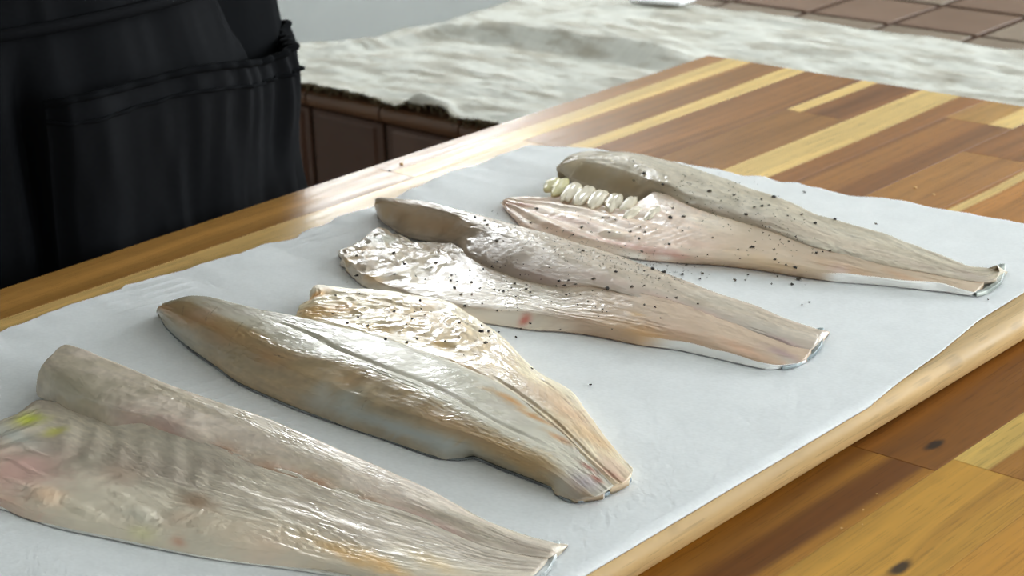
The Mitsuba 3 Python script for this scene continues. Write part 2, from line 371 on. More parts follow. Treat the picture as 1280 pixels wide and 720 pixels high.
# the cloth: a sheet with wrinkles, its left end hanging over the end of the bench
nu, nv = 900, 300
u, v = np.meshgrid(np.linspace(0, 1, nu), np.linspace(0, 1, nv), indexing='ij')
lx = np.array([1.060, 1.10, 1.16, 1.186, 1.254, 1.348, 1.453, 1.56])
ly = np.array([1.40, 1.43, 1.435, 1.425, 1.352, 1.338, 1.345, 1.34])
xx = 1.0895 + (1.532 - 1.0895) * v
yl = np.interp(xx, lx, ly)
yy = -.36 + (yl + .36) * u
xx = xx + (vf(yy * 14, v * 0 + 3, 5, 3) - .5) * .010 * (v > .5) * (2 * v - 1) + (vf(yy * 40, v * 0 + 1, 9, 3) - .5) * .006 * (1 - v) ** 4
bend = (vf(xx * 16, yy * 9, 21, 4) - .45)
z = ZC + .002 + .010 * np.maximum(bend, -.18) + .0035 * (vf(xx * 60, yy * 35, 31, 3) - .5)
def fold(p0, p1, w, h, z):
    a, b = P(*p0, -.066)[:2], P(*p1, -.066)[:2]
    d = (b - a) / np.linalg.norm(b - a)
    t = ((xx - a[0]) * d[0] + (yy - a[1]) * d[1]) / np.linalg.norm(b - a)
    n = (xx - a[0]) * -d[1] + (yy - a[1]) * d[0] + .012 * (vf(t * 5, t * 0, 3) - .5)
    return z + h * np.exp(-(n / w) ** 2) * sst(-.25, .15, t) * (1 - sst(.85, 1.25, t)) 
z = fold((590, 52), (835, 90), .012, -.004, z)
z = fold((580, 40), (850, 78), .018, .013, z)
z = fold((520, 130), (560, 143), .012, .010, z)
z = fold((420, 60), (560, 40), .016, .008, z)
over = np.maximum(yy - NY1, 0)
z = z - .007 * sst(1.20, 1.32, yy) * (xx > 0) - over * .02
z = np.maximum(z, ZK + .0012)
top = np.stack([xx, yy, z], -1).reshape(-1, 3)
fc = grid_faces(nu, nv)
def solidify(top, fc, nu, nv, th):
    """A closed sheet of thickness th below the grid."""
    bot = top - [0, 0, th]
    i = np.arange(nu * nv).reshape(nu, nv)
    ring = np.concatenate([i[:-1, 0], i[-1, :-1], i[:0:-1, -1], i[0, :0:-1]])
    nx = np.roll(ring, -1); N = nu * nv
    side = np.vstack([np.stack([ring, ring + N, nx], 1), np.stack([nx, ring + N, nx + N], 1)])
    m = trimesh.Trimesh(np.vstack([top, bot]), np.vstack([fc, fc[:, ::-1] + N, side]), process=False)
    return m
def up(m, top_n):
    """Turns the winding so that the first face of the sheet looks up."""
    if m.face_normals[top_n][2] < 0: m.invert()
    return m
cloth = put('bench_cloth', up(solidify(top, fc, nu, nv, .0010), 1000), 'linen', smooth=True, label='whitish rough woven linen cloth spread over the tiled bench', cat='cloth')
st = []
for k in range(330):
    y = rng.uniform(.55, 1.335)
    i = int(np.clip((y + .36) / (1.40 + .36) * nu, 0, nu - 1))
    p = top.reshape(nu, nv, 3)[i, 0]
    q = p + [-rng.uniform(.000, .004), rng.uniform(-.006, .006), rng.uniform(-.004, .002)]
    q2 = q + [-rng.uniform(-.002, .003), rng.uniform(-.004, .004), -rng.uniform(.000, .004)]
    st.append(tube([p + [.002, 0, .0002], q, q2], .0006, 4))
put('fringe', trimesh.util.concatenate(st), 'linen_fringe', cloth, kind='stuff', label='dark frayed edge threads')
c = [P(787, 2.5, -.062), P(850, 7.2, -.062), P(870, 1.5, -.062), P(800, -14, -.062)]
pv = np.array([*c])
foot = (top[:, 0] > pv[:, 0].min() - .01) & (top[:, 0] < pv[:, 0].max()) & (np.abs(top[:, 1] - pv[:, 1].mean()) < .06)
pv[:, 2] = (top[foot, 2].max() if foot.any() else ZC) + .0035
pv = np.vstack([pv, pv - [0, 0, .0032]])
pf = [[0, 1, 2], [0, 2, 3], [4, 6, 5], [4, 7, 6]] + [q for a, b in ((0, 1), (1, 2), (2, 3), (3, 0)) for q in ([a, a + 4, b], [b, a + 4, b + 4])]
put('folded_napkin', trimesh.Trimesh(pv, pf, process=False), 'white_sheet', label='small bright white folded napkin at the far edge of the linen cloth', cat='napkin')

# ------------------------------------------------------------------ the paper towel
Lp = [(0, 419), (70, 392.5), (124, 375.6), (157, 362), (183, 356), (214, 347.5), (239, 340.5), (300, 322), (327, 310), (370, 300), (390, 287), (467, 260), (583, 213), (650, 187.5)]
Rp = [(1388, 300), (1280, 367), (1222, 403), (1173, 444), (1119, 482), (1065, 522), (995, 568), (935, 612), (848, 666), (775, 717)]
Fp = [(650, 187), (673, 185.6), (700, 187), (760, 191), (820, 201), (860, 208), (905, 216), (940, 224.5), (968, 226), (990, 233), (1009, 233), (1051, 244.5), (1073, 250), (1123, 253), (1151, 258), (1190, 267), (1240, 275.5), (1279, 282.5), (1388, 300)]
lq, rq, fq = (np.array([P(*q)[:2] for q in w]) for w in (Lp, Rp, Fp))
lq = lq[np.argsort(lq[:, 0])]; rq = rq[np.argsort(rq[:, 0])]; fq = fq[np.argsort(fq[:, 1])]
nu, nv = 560, 420
u, v = np.meshgrid(np.linspace(0, 1, nu), np.linspace(0, 1, nv), indexing='ij')
yg = .425 + (.803 - .425) * v
xf = np.interp(yg, fq[:, 1], fq[:, 0])
xx = .20 + (xf - .20) * u
yl = np.interp(xx, lq[:, 0], lq[:, 1]); yr = np.maximum(np.interp(xx, rq[:, 0], rq[:, 1]), .4165)
yl = yl + (vf(xx * 60, xx * 0, 4, 2) - .5) * .004
xx = xx + (vf(yg * 90, yg * 0, 14, 2) - .5) * .004 * u ** 8
yy = yr + (yl - yr) * v
edge = np.exp(-(yl - yy) / .03)
z = ZB + .0008 + .0007 * vf(xx * 28, yy * 16, 51, 3) + edge * .0030 * np.maximum(vf(xx * 32, yy * 9, 61, 3) - .42, 0) * 2
z = z + .0009 * np.maximum(np.sin((yy * 1.0 + xx * .25) * 700 + 6 * vf(xx * 20, yy * 20, 8)), 0) ** 6 * sst(.60, .72, vf(xx * 14, yy * 14, 71, 2)) * sst(.55, .75, yy)
nose = np.maximum(yc_ - yy, 0)
z = z - (r_ - np.sqrt(np.maximum(r_ ** 2 - nose ** 2, 0)))
ptop = np.stack([xx, yy, z], -1).reshape(-1, 3)
put('paper_towel', up(solidify(ptop, grid_faces(nu, nv), nu, nv, .0005), 1000), 'towel', smooth=True, label='wide white paper towel spread on the chopping board under the fish fillets', cat='paper towel')
HP = .0019                                   # what lies on the towel starts here

# ------------------------------------------------------------------ the fillets
def resample(curve, n):
    q = np.array([P(x, y, h + HP) for x, y, h in curve])
    d = np.r_[0, np.cumsum(np.linalg.norm(np.diff(q, axis=0), axis=1))]
    q = PchipInterpolator(d / d[-1], q)(np.linspace(0, 1, n))
    q[:, 2] = np.maximum(q[:, 2], ZB + .0018)
    return q
def back(curve, w, n, h=-.0012):
    """Where the hidden far side of a fillet meets the paper, w metres behind its crest."""
    q = resample(curve, n)
    q = q + np.array([w, 0, 0])
    q[:, 2] = ZB + .0018
    return q
def loft(cs, ns, nt):
    cs = [resample(c, ns) if isinstance(c, list) else c for c in cs]
    A = np.stack(cs, 0)
    d = np.r_[0, np.cumsum(np.linalg.norm(np.diff(A, axis=0), axis=2).mean(1))]
    return PchipInterpolator(d, A, axis=0)(np.linspace(0, d[-1], nt)).transpose(1, 0, 2), d / d[-1]
def caps(V, r0, r1, k=7):
    def rows(sec, nxt, r):
        c = sec.mean(0); c[2] = ZB + HP + (sec[:, 2].max() - ZB - HP) * .45
        out = (sec - nxt).mean(0); out[2] = 0; out /= np.linalg.norm(out) + 1e-9
        res = []
        for a in np.linspace(np.pi / 2, 0, k, endpoint=False):
            res.append(c + (sec - c) * math.cos(a) ** .8 + out * r * math.sin(a))
        return np.array(res)
    return np.concatenate([rows(V[0], V[2], r0), V, rows(V[-1], V[-3], r1)[::-1]], 0)
def normals(V):
    a, b = np.gradient(V, axis=0), np.gradient(V, axis=1)
    n = np.cross(a, b); n /= np.linalg.norm(n, axis=2, keepdims=True) + 1e-12
    if n[..., 2].mean() < 0: n = -n
    return n
def st_of(V):
    s = np.r_[0, np.cumsum(np.linalg.norm(np.diff(V, axis=0), axis=2).mean(1))]
    t = np.r_[0, np.cumsum(np.linalg.norm(np.diff(V, axis=1), axis=2).mean(0))]
    return np.broadcast_to(s[:, None], V.shape[:2]), np.broadcast_to(t[None], V.shape[:2])
def spot(V, q, x, y):
    """The point of the surface seen at a photo point (q: the projected surface)."""
    d = (q[..., 0] - x) ** 2 + (q[..., 1] - y) ** 2
    m = d < max(9.0, d.min() + 2)
    return V[m][np.argmin(q[m][:, 2])]
def paint(col, V, spots):
    """Blends coloured patches (photo point, size along and across in millimetres, colour, strength) that lie on the fish into col."""
    q = pix(V)
    wn = vf(V[..., 0] * 250, (V[..., 1] + V[..., 2]) * 250, 33, 3) - .5
    for x, y, ra, rb, rgb, k in spots:
        d = (V - spot(V, q, x, y)) * 1000
        w = np.exp(-((d[..., 1] / ra) ** 2 + (d[..., 0] ** 2 + d[..., 2] ** 2) / rb ** 2) * (1 + 1.3 * wn)) * k
        col = col * (1 - w[..., None]) + np.array(rgb, float) * w[..., None]
    return col
def lumps(V, items):
    """Raised flakes and dents (photo point, size along and across in millimetres, height in millimetres)."""
    q, n = pix(V), normals(V)
    wn = vf(V[..., 0] * 300, V[..., 1] * 300, 37, 3) - .5
    for x, y, ra, rb, h in items:
        d = (V - spot(V, q, x, y)) * 1000
        r = np.sqrt((d[..., 1] / ra) ** 2 + (d[..., 0] ** 2 + d[..., 2] ** 2) / rb ** 2) * (1 + .8 * wn)
        V = V + n * (h * .00065 * (1 - sst(.15, 1.2, r)))[..., None]
    return V
def scratches(V, col, segs, rgb, w=.00026, k=.75):
    q = pix(V)
    wn = (vf(V[..., 0] * 500, V[..., 1] * 500 + V[..., 2] * 500, 3, 2)[..., None] - .5) * .002
    for x0, y0, x1, y1 in segs:
        a, b = spot(V, q, x0, y0), spot(V, q, x1, y1)
        d = b - a
        e = V - a + wn
        t = np.clip((e @ d) / (d @ d), 0, 1)
        r = np.linalg.norm(e - t[..., None] * d, axis=-1)
        col = blend(col, rgb, np.exp(-(r / w) ** 2) * k)
    return col
PROJ_BY = []
def emit(name, V, col, parent, nrm=None, label=None, mat='flesh'):
    lo = V[:, [0, -1]].copy(); lo[..., 2] = ZB + .0018
    V = np.concatenate([lo[:, :1], V, lo[:, 1:]], 1)
    col = np.concatenate([col[:, :1], col, col[:, -1:]], 1)
    nu, nv = V.shape[:2]
    s, t = st_of(V)
    f = grid_faces(nu, nv)
    i = np.arange(nu * nv).reshape(nu, nv)
    a, b, c, d = i[:-1, -1], i[1:, -1], i[1:, 0], i[:-1, 0]
    f = np.vstack([f, np.stack([a, b, c], 1), np.stack([a, c, d], 1)])
    m = trimesh.Trimesh(V.reshape(-1, 3), f, process=False)
    if (m.face_normals[:2 * (nu - 1) * (nv - 1), 2] * m.area_faces[:2 * (nu - 1) * (nv - 1)]).sum() < 0: m.invert()
    PROJ_BY.append((parent, name, m.vertices))
    return put(name, m, mat, parent, smooth=True, uv=np.stack([s.ravel(), t.ravel()], 1), color=lin(np.clip(col, 0, 255)).reshape(-1, 3) * (1.06 if name == 'belly_flap' else .88 if name == 'loin' else 1.0), label=label)
def flesh(V, seed, rough=1.0, myo=.00002):
    """Muscle relief: fibres along the fish, the slanted segments, small lumps."""
    n = normals(V); s, t = st_of(V)
    z = np.clip((V[..., 2] - ZB - HP) / .004, 0, 1)
    zig = np.abs(((t / .034) % 1) - .5) * .022
    seg = np.sin((s + zig + .006 * vf(s * 40, t * 60, seed + 1)) * 2 * np.pi / .0065) * sst(.45, .7, vf(s * 16, t * 30, seed + 2))
    m = .25 + .75 * sst(.40, .62, vf(s * 22, t * 45, seed + 3))
    d = (vf(s * 60, t * 230, seed, 4) - .5) * .0011 * rough * m + (vf(s * 22, t * 50, seed + 5, 3) - .5) * .0016 * rough + seg * myo
    peb = vf(s * 330, t * 520, seed + 12, 2) - .5
    d = d + peb * .00060 * rough * sst(.48, .66, vf(s * 26, t * 60, seed + 14, 3)) * m
    d = d + (np.abs(vf(s * 30, t * 300, seed + 9, 3) - .5) * -2 + .35) * .00045 * rough * m
    return V + n * (d * z)[..., None]
def mottled(V, base, alt, seed, fa=30, fb=120, lo=.35, hi=.65):
    s, t = st_of(V)
    w = sst(lo, hi, vf(s * fa, t * fb, seed, 4))[..., None]
    g = 1 + .16 * (vf(s * 120, t * 420, seed + 2, 3) - .5) + .10 * (vf(s * 420, t * 600, seed + 4, 2) - .5)
    return (np.array(base, float) * (1 - w) + np.array(alt, float) * w) * g[..., None]
def blend(col, rgb, w):
    return col * (1 - w[..., None]) + np.array(rgb, float) * w[..., None]
def skin_band(edge, w, n, h0, h1, inset=.003):
    w, h1 = w * .40, h1 * .55
    """A thin skin that shows as a rim under the outer edge of a fillet: edge curve, w metres wide."""
    q = resample(edge, n)
    a = q.copy(); b = q.copy(); c = q.copy()
    tng = np.gradient(q, axis=0); out = np.cross(tng, [0, 0, 1.0]); out[:, 2] = 0
    out /= np.linalg.norm(out, axis=1, keepdims=True) + 1e-9
    if (out[:, 0]).mean() > 0: out = -out
    a += -out * inset; a[:, 2] = ZB + HP + h1
    b += out * w * .5; b[:, 2] = ZB + HP + h1 * .8
    c += out * w; c[:, 2] = ZB + .0018
    e = a.copy(); e[:, 2] = ZB + .0018
    V, _ = loft([a, b, c, e], n, 24)
    return V

# fillet nearest to the camera
fa = thing('fish_fillet', 'pale fish fillet nearest the camera, yellow spot on its belly flap', 'fish fillet')
crest = [(80, 432, .017), (98, 437, .0175), (116, 444, .0172), (151, 457, .0168), (213, 482, .0165), (267, 501, .016), (333, 525, .0155), (400, 554, .0145), (478, 588, .012), (531, 613, .010), (584, 642, .007), (638, 667, .005), (687, 682, .0035)]
mid = [(62, 447, .0165), (105, 463, .0176), (150, 478, .0176), (220, 500, .0172), (280, 522, .0165), (340, 546, .0155), (400, 570, .0145), (465, 599, .0125), (550, 637, .0092), (610, 660, .007), (645, 676, .0055), (687, 687, .004)]
sho = [(50, 464, .013), (75, 481, .0135), (105, 497, .014), (150, 513, .015), (190, 519, .0155), (226, 532, .0158), (277, 550, .0145), (333, 570, .0138), (393, 592, .0125), (460, 619, .0105), (552, 651, .0075), (600, 670, .006), (684, 692, .0035)]
bas = [(46, 490, .004), (64, 501, .0035), (89, 518, .0035), (113, 525, .0045), (140, 534, .006), (183, 530, .011), (226, 546, .0125), (277, 566, .0125), (333, 586, .012), (393, 605, .011), (460, 631, .009), (552, 662, .006), (600, 681, .0045), (682, 697, .003)]
und = [(55, 494, -.001), (70, 504, -.001), (95, 521, -.001), (120, 530, -.001), (150, 545, 0), (190, 550, .001), (226, 560, .001), (277, 580, .001), (333, 600, .001), (393, 618, .001), (460, 643, .001), (552, 672, 0), (600, 690, -.001), (680, 702, -.001)]
NS = 640
V, d = loft([back(crest, .010, NS), crest, mid, sho, bas, und], NS, 170)
V = flesh(V, 11, .8)
V = caps(V, .003, .002)
s, t = st_of(V)
col = mottled(V, (190, 176, 156), (208, 192, 176), 3)
col = paint(col, V, [(90, 480, 30, 14, (170, 160, 138), .8), (205, 535, 13, 5, (190, 150, 138), .7), (165, 528, 10, 5, (186, 156, 146), .6), (277, 566, 9, 5, (176, 134, 108), .7), (333, 584, 9, 5, (178, 138, 112), .7),
    (365, 594, 7, 5, (176, 134, 108), .7), (395, 604, 8, 4.5, (172, 130, 104), .8), (460, 629, 9, 5, (178, 138, 114), .7), (520, 652, 14, 5, (196, 158, 148), .7), (560, 668, 12, 3, (200, 164, 152), .6), (620, 650, 12, 4, (200, 192, 160), .5), (660, 690, 14, 6, (176, 160, 146), .6)])
emit('loin', V, col * 1.04, fa)
f0 = [(-62, 560, .003), (-20, 533, .004), (15, 519, .0045), (46, 500, .005), (80, 505, .005), (120, 522, .0055), (150, 528, .0085), (183, 524, .0118), (226, 540, .0132), (277, 560, .0132), (333, 580, .0127), (393, 599, .0117), (460, 625, .0096), (552, 656, .0066), (600, 675, .005), (684, 692, .0028)]
f1 = [(-72, 580, .0045), (-10, 558, .0055), (40, 545, .006), (90, 550, .006), (140, 562, .006), (190, 575, .007), (240, 588, .0085), (290, 602, .0095), (340, 617, .0095), (400, 634, .009), (460, 655, .0078), (540, 678, .0055), (600, 698, .004), (668, 708, .0025)]
f2 = [(-76, 600, .005), (-5, 590, .006), (50, 590, .006), (110, 598, .0058), (160, 605, .0055), (215, 620, .006), (265, 634, .0075), (320, 646, .0082), (375, 661, .0078), (450, 685, .0068), (540, 706, .005), (600, 716, .0035), (660, 718, .002)]
f3 = [(-72, 612, .003), (-5, 622, .0035), (50, 640, .0035), (110, 650, .0035), (160, 660, .0035), (220, 670, .004), (290, 682, .005), (350, 692, .005), (420, 706, .0045), (500, 722, .0035), (580, 730, .0025), (652, 728, .0015)]
f4 = [(-66, 622, .0005), (0, 633.5, .0005), (18, 642, .0005), (67, 656, .0005), (133, 670, .0005), (200, 684.5, .0005), (267, 697, .0005), (356, 708, .0005), (400, 712, .0005), (480, 728, .0005), (560, 738, .0005), (645, 734, .0005)]
V, d = loft([f0, f1, f2, f3, f4], NS, 190)
s, t = st_of(V)
tn = t / t.max()
n = normals(V)
px = pix(V)
left = 1 - sst(.10, .15, s)
ribs = np.sin((s + .35 * t + .006 * vf(s * 30, t * 30, 4)) * 2 * np.pi / .0155) * (.4 + .8 * vf(s * 30, t * 30, 44)) * sst(.03, .15, tn) * (1 - sst(.40, .60, tn)) * sst(.03, .06, s) * (1 - sst(.12, .15, s)) * .0005
folds = np.sin((t + .1 * s) * 2 * np.pi / .012 + 5 * vf(s * 20, t * 50, 6)) * (1 - sst(.035, .06, s)) * .0005
V = V + n * (ribs + folds)[..., None]
V = lumps(V, [(52, 616, 10, 6, 1.3), (100, 632, 14, 4, .8), (175, 640, 12, 5, 1.2), (225, 640, 9, 8, 1.2), (150, 618, 10, 3, .8), (255, 650, 10, 7, .9), (100, 572, 6, 10, .6), (40, 560, 16, 2, .8), (30, 580, 18, 2, .8), (20, 600, 16, 2, .7), (130, 596, 4, 9, -.5)])
V = flesh(V, 23, .85, .00001)
V = caps(V, .002, .002)
s, t = st_of(V); tn = t / t.max()
col = mottled(V, (198, 186, 168), (182, 168, 152), 13, 40, 60)
col = blend(col, (206, 194, 174), sst(.55, .8, tn) * .8)
col = paint(col, V, [(60, 616, 9, 5, (216, 190, 164), .8), (175, 640, 10, 4, (214, 206, 188), .7), (225, 645, 7, 6, (206, 182, 160), .7), (100, 640, 22, 5, (208, 196, 174), .6), (10, 590, 22, 18, (198, 158, 146), .85), (40, 580, 14, 10, (194, 156, 146), .7), (0, 625, 24, 5, (196, 160, 140), .6), (36, 522, 7, 6, (196, 200, 84), .95), (68, 537, 4, 5, (190, 184, 96), .8), (15, 540, 20, 5, (176, 180, 174), .7),
    (60, 615, 8, 5, (214, 182, 152), .7), (110, 570, 8, 14, (160, 152, 134), .5), (150, 590, 10, 8, (176, 152, 134), .7), (215, 580, 26, 9, (178, 164, 150), .6), (245, 625, 10, 4, (164, 134, 110), .8), (222, 675, 4, 2, (186, 130, 104), .6),
    (178, 664, 7, 4, (206, 200, 150), .6), (290, 660, 16, 8, (206, 188, 166), .6), (330, 680, 10, 8, (210, 176, 154), .5), (430, 690, 20, 3, (214, 164, 100), .8), (480, 702, 20, 3, (216, 166, 100), .8), (545, 700, 14, 4, (206, 172, 120), .6), (390, 640, 26, 6, (200, 184, 164), .5), (300, 670, 30, 6, (216, 198, 174), .5), (380, 680, 24, 6, (218, 196, 168), .5)])
emit('belly_flap', V, col, fa)
e = [(-66, 623, 0), (0, 634, 0), (67, 657, 0), (133, 671, 0), (200, 685, 0), (267, 697.5, 0), (356, 709, 0), (430, 720, 0), (560, 740, 0), (640, 738, 0)]
V = skin_band(e, .0022, 300, -.0008, .0010)
emit('skin', V, mottled(V, (226, 224, 216), (206, 204, 198), 5), fa, mat='fish_skin', label='thin whitish skin rim under the belly edge')
e = [(690, 680, 0), (690, 686, 0), (686, 696, 0), (681, 706, 0), (674, 716, 0), (660, 728, 0)]
V = skin_band(e, .0030, 80, -.0008, .0024)
emit('tail_skin', V, mottled(V, (150, 156, 156), (206, 208, 206), 6, 200, 300), fa, mat='fish_skin', label='silvery skin at the tail cut')

# second fillet, loin towards the camera
fb = thing('fish_fillet', 'curved fish fillet second from the camera, its browned loin facing the camera', 'fish fillet')
b0 = [(199, 392, .0008), (208, 409, .0005), (236, 434, .0005), (272, 459, .0005), (299, 478, .0005), (336, 495, .0005), (374, 511, .0005), (416, 527, .0005), (478, 548, .0005), (549, 572, .0005), (576, 573, .0005), (593, 570, .0005), (624, 583, .0005), (687, 608, .0005), (696, 618, .0005), (717, 627, .0003)]
b1 = [(198, 389, .006), (209, 400, .007), (237, 421, .008), (273, 444, .008), (300, 461, .008), (336, 478, .008), (374, 494, .008), (416, 509, .008), (478, 530, .008), (549, 552, .0075), (590, 560, .007), (630, 573, .0068), (690, 600, .0055), (705, 612, .004), (722, 624, .0025)]
b2 = [(201, 384, .0105), (216, 390, .013), (245, 403, .0155), (290, 425, .0165), (340, 450, .0165), (400, 476, .0165), (470, 502, .016), (540, 528, .015), (600, 548, .0135), (650, 570, .0115), (690, 590, .009), (712, 606, .0065), (730, 620, .004)]
b3 = [(207, 380, .0135), (232, 378, .0178), (262, 391, .019), (300, 407, .0195), (367, 438, .0198), (447, 458, .0195), (522, 489, .0185), (584, 520, .0165), (629, 546, .014), (680, 574, .0115), (712, 596, .008), (741, 620, .0045)]
b4 = [(213, 377.5, .014), (240, 371.5, .0185), (268, 378, .020), (305, 389, .0205), (380, 415, .0200), (440, 441, .0198), (495, 467, .0188), (567, 497, .0168), (638, 533, .0140), (690, 562, .0112), (722, 586, .008), (755, 614, .0045)]
b5 = [(216, 376.5, .0135), (244, 370, .018), (270, 374, .0195), (319, 386, .020), (369, 396, .0198), (415, 408, .0195), (480, 426, .0185), (550, 452, .0168), (626, 489, .0145), (662, 514, .012), (690, 536, .0105), (722, 566, .008), (763, 606, .0042)]
b6 = [(222, 378, .008), (250, 378, .009), (280, 382, .010), (325, 392, .011), (372, 400, .012), (415, 408, .013), (480, 424, .0135), (550, 446, .013), (626, 480, .012), (665, 505, .010), (700, 530, .009), (732, 564, .007), (770, 602, .004)]
b7 = [(228, 392, -.001), (256, 392, -.001), (285, 396, -.001), (330, 404, -.001), (375, 412, -.001), (415, 418, -.001), (480, 434, -.001), (550, 456, -.001), (626, 492, -.001), (668, 518, -.001), (704, 542, -.001), (736, 572, -.001), (762, 602, -.001)]
V, d = loft([b0, b1, b2, b3, b4, b5, b6, b7], NS, 210)
V = flesh(V, 41, .9)
s, t = st_of(V); n = normals(V)
tb = d * t.max()
cre = np.exp(-((t - tb[4] + .0015 * np.sin(s * 60)) / .0014) ** 2) * sst(.07, .10, s) * (1 - sst(.24, .28, s))
V = V - n * (cre * .0007)[..., None]
V = caps(V, .004, .002)
s, t = st_of(V)
col = mottled(V, (176, 152, 118), (158, 140, 112), 19, 25, 70)
col = blend(col, (168, 172, 168), sst(.30, .75, vf(s * 18, t * 40, 8)) * (1 - sst(tb[1] * .9, tb[2] * .95, t)) * .9)
col = blend(col, (186, 140, 98), np.exp(-((t - tb[2] * 1.05) / .006) ** 2) * sst(.35, .6, vf(s * 20, t * 60, 18)) * .75)
col = blend(col, (196, 190, 174), sst(tb[3] * .96, tb[3] * 1.08, t) * .85)
col = blend(col, (186, 176, 162), sst(.5, .7, vf(s * 60, t * 200, 28)) * sst(tb[3], tb[4], t) * .6)
col = scratches(V, col, [(227, 381, 226, 391), (263, 384, 256, 399), (270, 381, 262, 390), (302, 401, 294, 412), (290, 418, 284, 430), (451, 486, 438, 502), (456, 497, 449, 510), (340, 440, 352, 445)], (84, 76, 62))
col = paint(col, V, [(222, 382, 12, 8, (166, 140, 104), .7), (255, 388, 10, 5, (200, 170, 150), .5), (300, 440, 16, 10, (160, 148, 122), .5), (300, 415, 20, 6, (178, 146, 104), .6), (430, 505, 9, 9, (176, 178, 170), .8), (400, 490, 6, 6, (190, 190, 184), .6), (560, 555, 22, 5, (176, 184, 184), .8), (500, 538, 30, 3, (170, 180, 182), .8), (650, 580, 16, 6, (180, 140, 84), .7), (620, 555, 20, 5, (178, 142, 92), .7),
    (560, 525, 20, 5, (172, 136, 96), .6), (700, 605, 7, 8, (184, 176, 160), .8), (730, 600, 7, 6, (168, 152, 158), .7), (640, 497, 14, 2.5, (184, 132, 78), .9), (672, 520, 14, 2.2, (182, 130, 78), .9), (700, 545, 8, 2.2, (176, 124, 80), .8), (738, 582, 6, 1.8, (140, 84, 68), .95), (748, 596, 4, 1.8, (146, 88, 70), .9)])
emit('loin', V, col, fb)
g0 = [(368, 420, .003), (390, 422, .004), (430, 430, .005), (480, 442, .006), (550, 466, .007), (626, 500, .008), (662, 524, .008), (700, 552, .007), (732, 584, .005), (762, 609, .003)]
g1 = [(372, 396, .006), (387, 402, .0075), (415, 403, .009), (480, 420, .0105), (550, 444, .0115), (600, 462, .0125), (640, 486, .0125), (676, 512, .0115), (708, 540, .010), (740, 572, .0075), (775, 603, .004)]
g2 = [(374, 390, .007), (400, 390, .009), (440, 396, .009), (490, 404, .010), (550, 424, .011), (600, 444, .012), (645, 470, .0125), (680, 496, .0115), (712, 524, .0095), (746, 561, .007), (782, 598, .004)]
g3 = [(378, 383, .007), (410, 377, .009), (450, 378, .009), (500, 386, .009), (560, 402, .0095), (605, 424, .0095), (640, 448, .0105), (676, 477, .0105), (710, 506, .0085), (748, 550, .006), (787, 592, .0035)]
g4 = [(389, 374, .006), (394, 358, .0075), (440, 362, .0075), (510, 369, .0065), (557, 377, .006), (590, 395, .006), (625, 418, .006), (655, 448, .0065), (680, 469, .0065), (712, 487, .0055), (732, 511, .005), (758, 547, .004), (790, 585, .003)]
g5 = [(386, 380, .001), (392, 372, .001), (440, 374, .001), (510, 380, .0005), (557, 388, .0005), (592, 406, .0005), (627, 430, .0005), (658, 460, .0005), (682, 478, .0005), (711, 496, .0005), (730, 520, .0005), (754, 554, .0005), (788, 584, .0005)]
V, d = loft([g0, g1, g2, g3, g4, g5], NS, 190)
s, t = st_of(V); n = normals(V)
tg = d * t.max()
fo = ((np.abs(vf(s * 70 + t * 40, t * 130 - s * 40, 55, 3) - .5) * -2 + .3) * .0023 + (vf(s * 40, t * 60, 57, 3) - .5) * .003) * (1 - sst(.10, .15, s)) * sst(tg[1], tg[2], t) * (1 - sst(tg[3], tg[4], t) * .6)
V = V + n * fo[..., None]
V = flesh(V, 61, .85, .00003)
s, t = st_of(V); n = normals(V)
V = V - n * (np.exp(-((t - tg[1] * 1.03) / .0013) ** 2) * sst(.14, .17, s) * .0008)[..., None]
V = caps(V, .002, .002)
s, t = st_of(V)
col = mottled(V, (214, 198, 168), (196, 174, 144), 31, 40, 90)
col = blend(col, (222, 212, 190), sst(tg[3], tg[4], t) * .7)
col = paint(col, V, [(393, 368, 3, 8, (206, 150, 92), .95), (392, 388, 8, 7, (204, 162, 104), .9), (430, 380, 8, 6, (214, 168, 122), .6), (460, 405, 12, 3, (196, 166, 116), .7), (480, 410, 8, 3, (200, 170, 124), .7), (548, 428, 9, 3, (196, 162, 108), .9), (530, 375, 12, 5, (216, 186, 164), .6), (610, 452, 10, 3, (206, 178, 136), .7), (572, 455, 8, 3, (192, 154, 112), .5),
    (640, 480, 16, 6, (196, 186, 168), .8), (680, 490, 20, 9, (196, 166, 138), .8), (715, 515, 18, 7, (192, 158, 126), .8), (745, 545, 16, 6, (196, 160, 118), .8), (650, 500, 10, 4, (178, 168, 158), .5), (765, 580, 8, 6, (190, 160, 140), .7), (768, 592, 6, 2, (170, 110, 96), .5)])
emit('belly_flap', V, col, fb)
e = [(203, 402, 0), (212, 414, 0), (236, 436, 0), (272, 461, 0), (299, 480, 0), (336, 497, 0), (374, 513, 0), (416, 528, 0), (478, 549, 0), (540, 571, 0), (575, 575, 0), (595, 573, 0), (625, 586, 0), (690, 611, 0), (697, 619, 0), (715, 628, 0)]
V = skin_band(e, .0009, 400, -.0010, .0012, .003)
emit('skin', V, mottled(V, (70, 74, 76), (112, 118, 120), 5, 90, 100), fb, mat='fish_skin', label='dark grey skin rim along the loin')
e = [(788, 600, 0), (783, 606, 0), (772, 612, 0), (755, 620, 0), (743, 624, 0), (722, 628, 0)]
V = skin_band(e, .0016, 100, -.0008, .0026, .004)
emit('tail_skin', V, mottled(V, (104, 114, 120), (166, 174, 178), 6, 200, 300), fb, mat='fish_skin', label='blue-grey silvery skin at the tail cut')

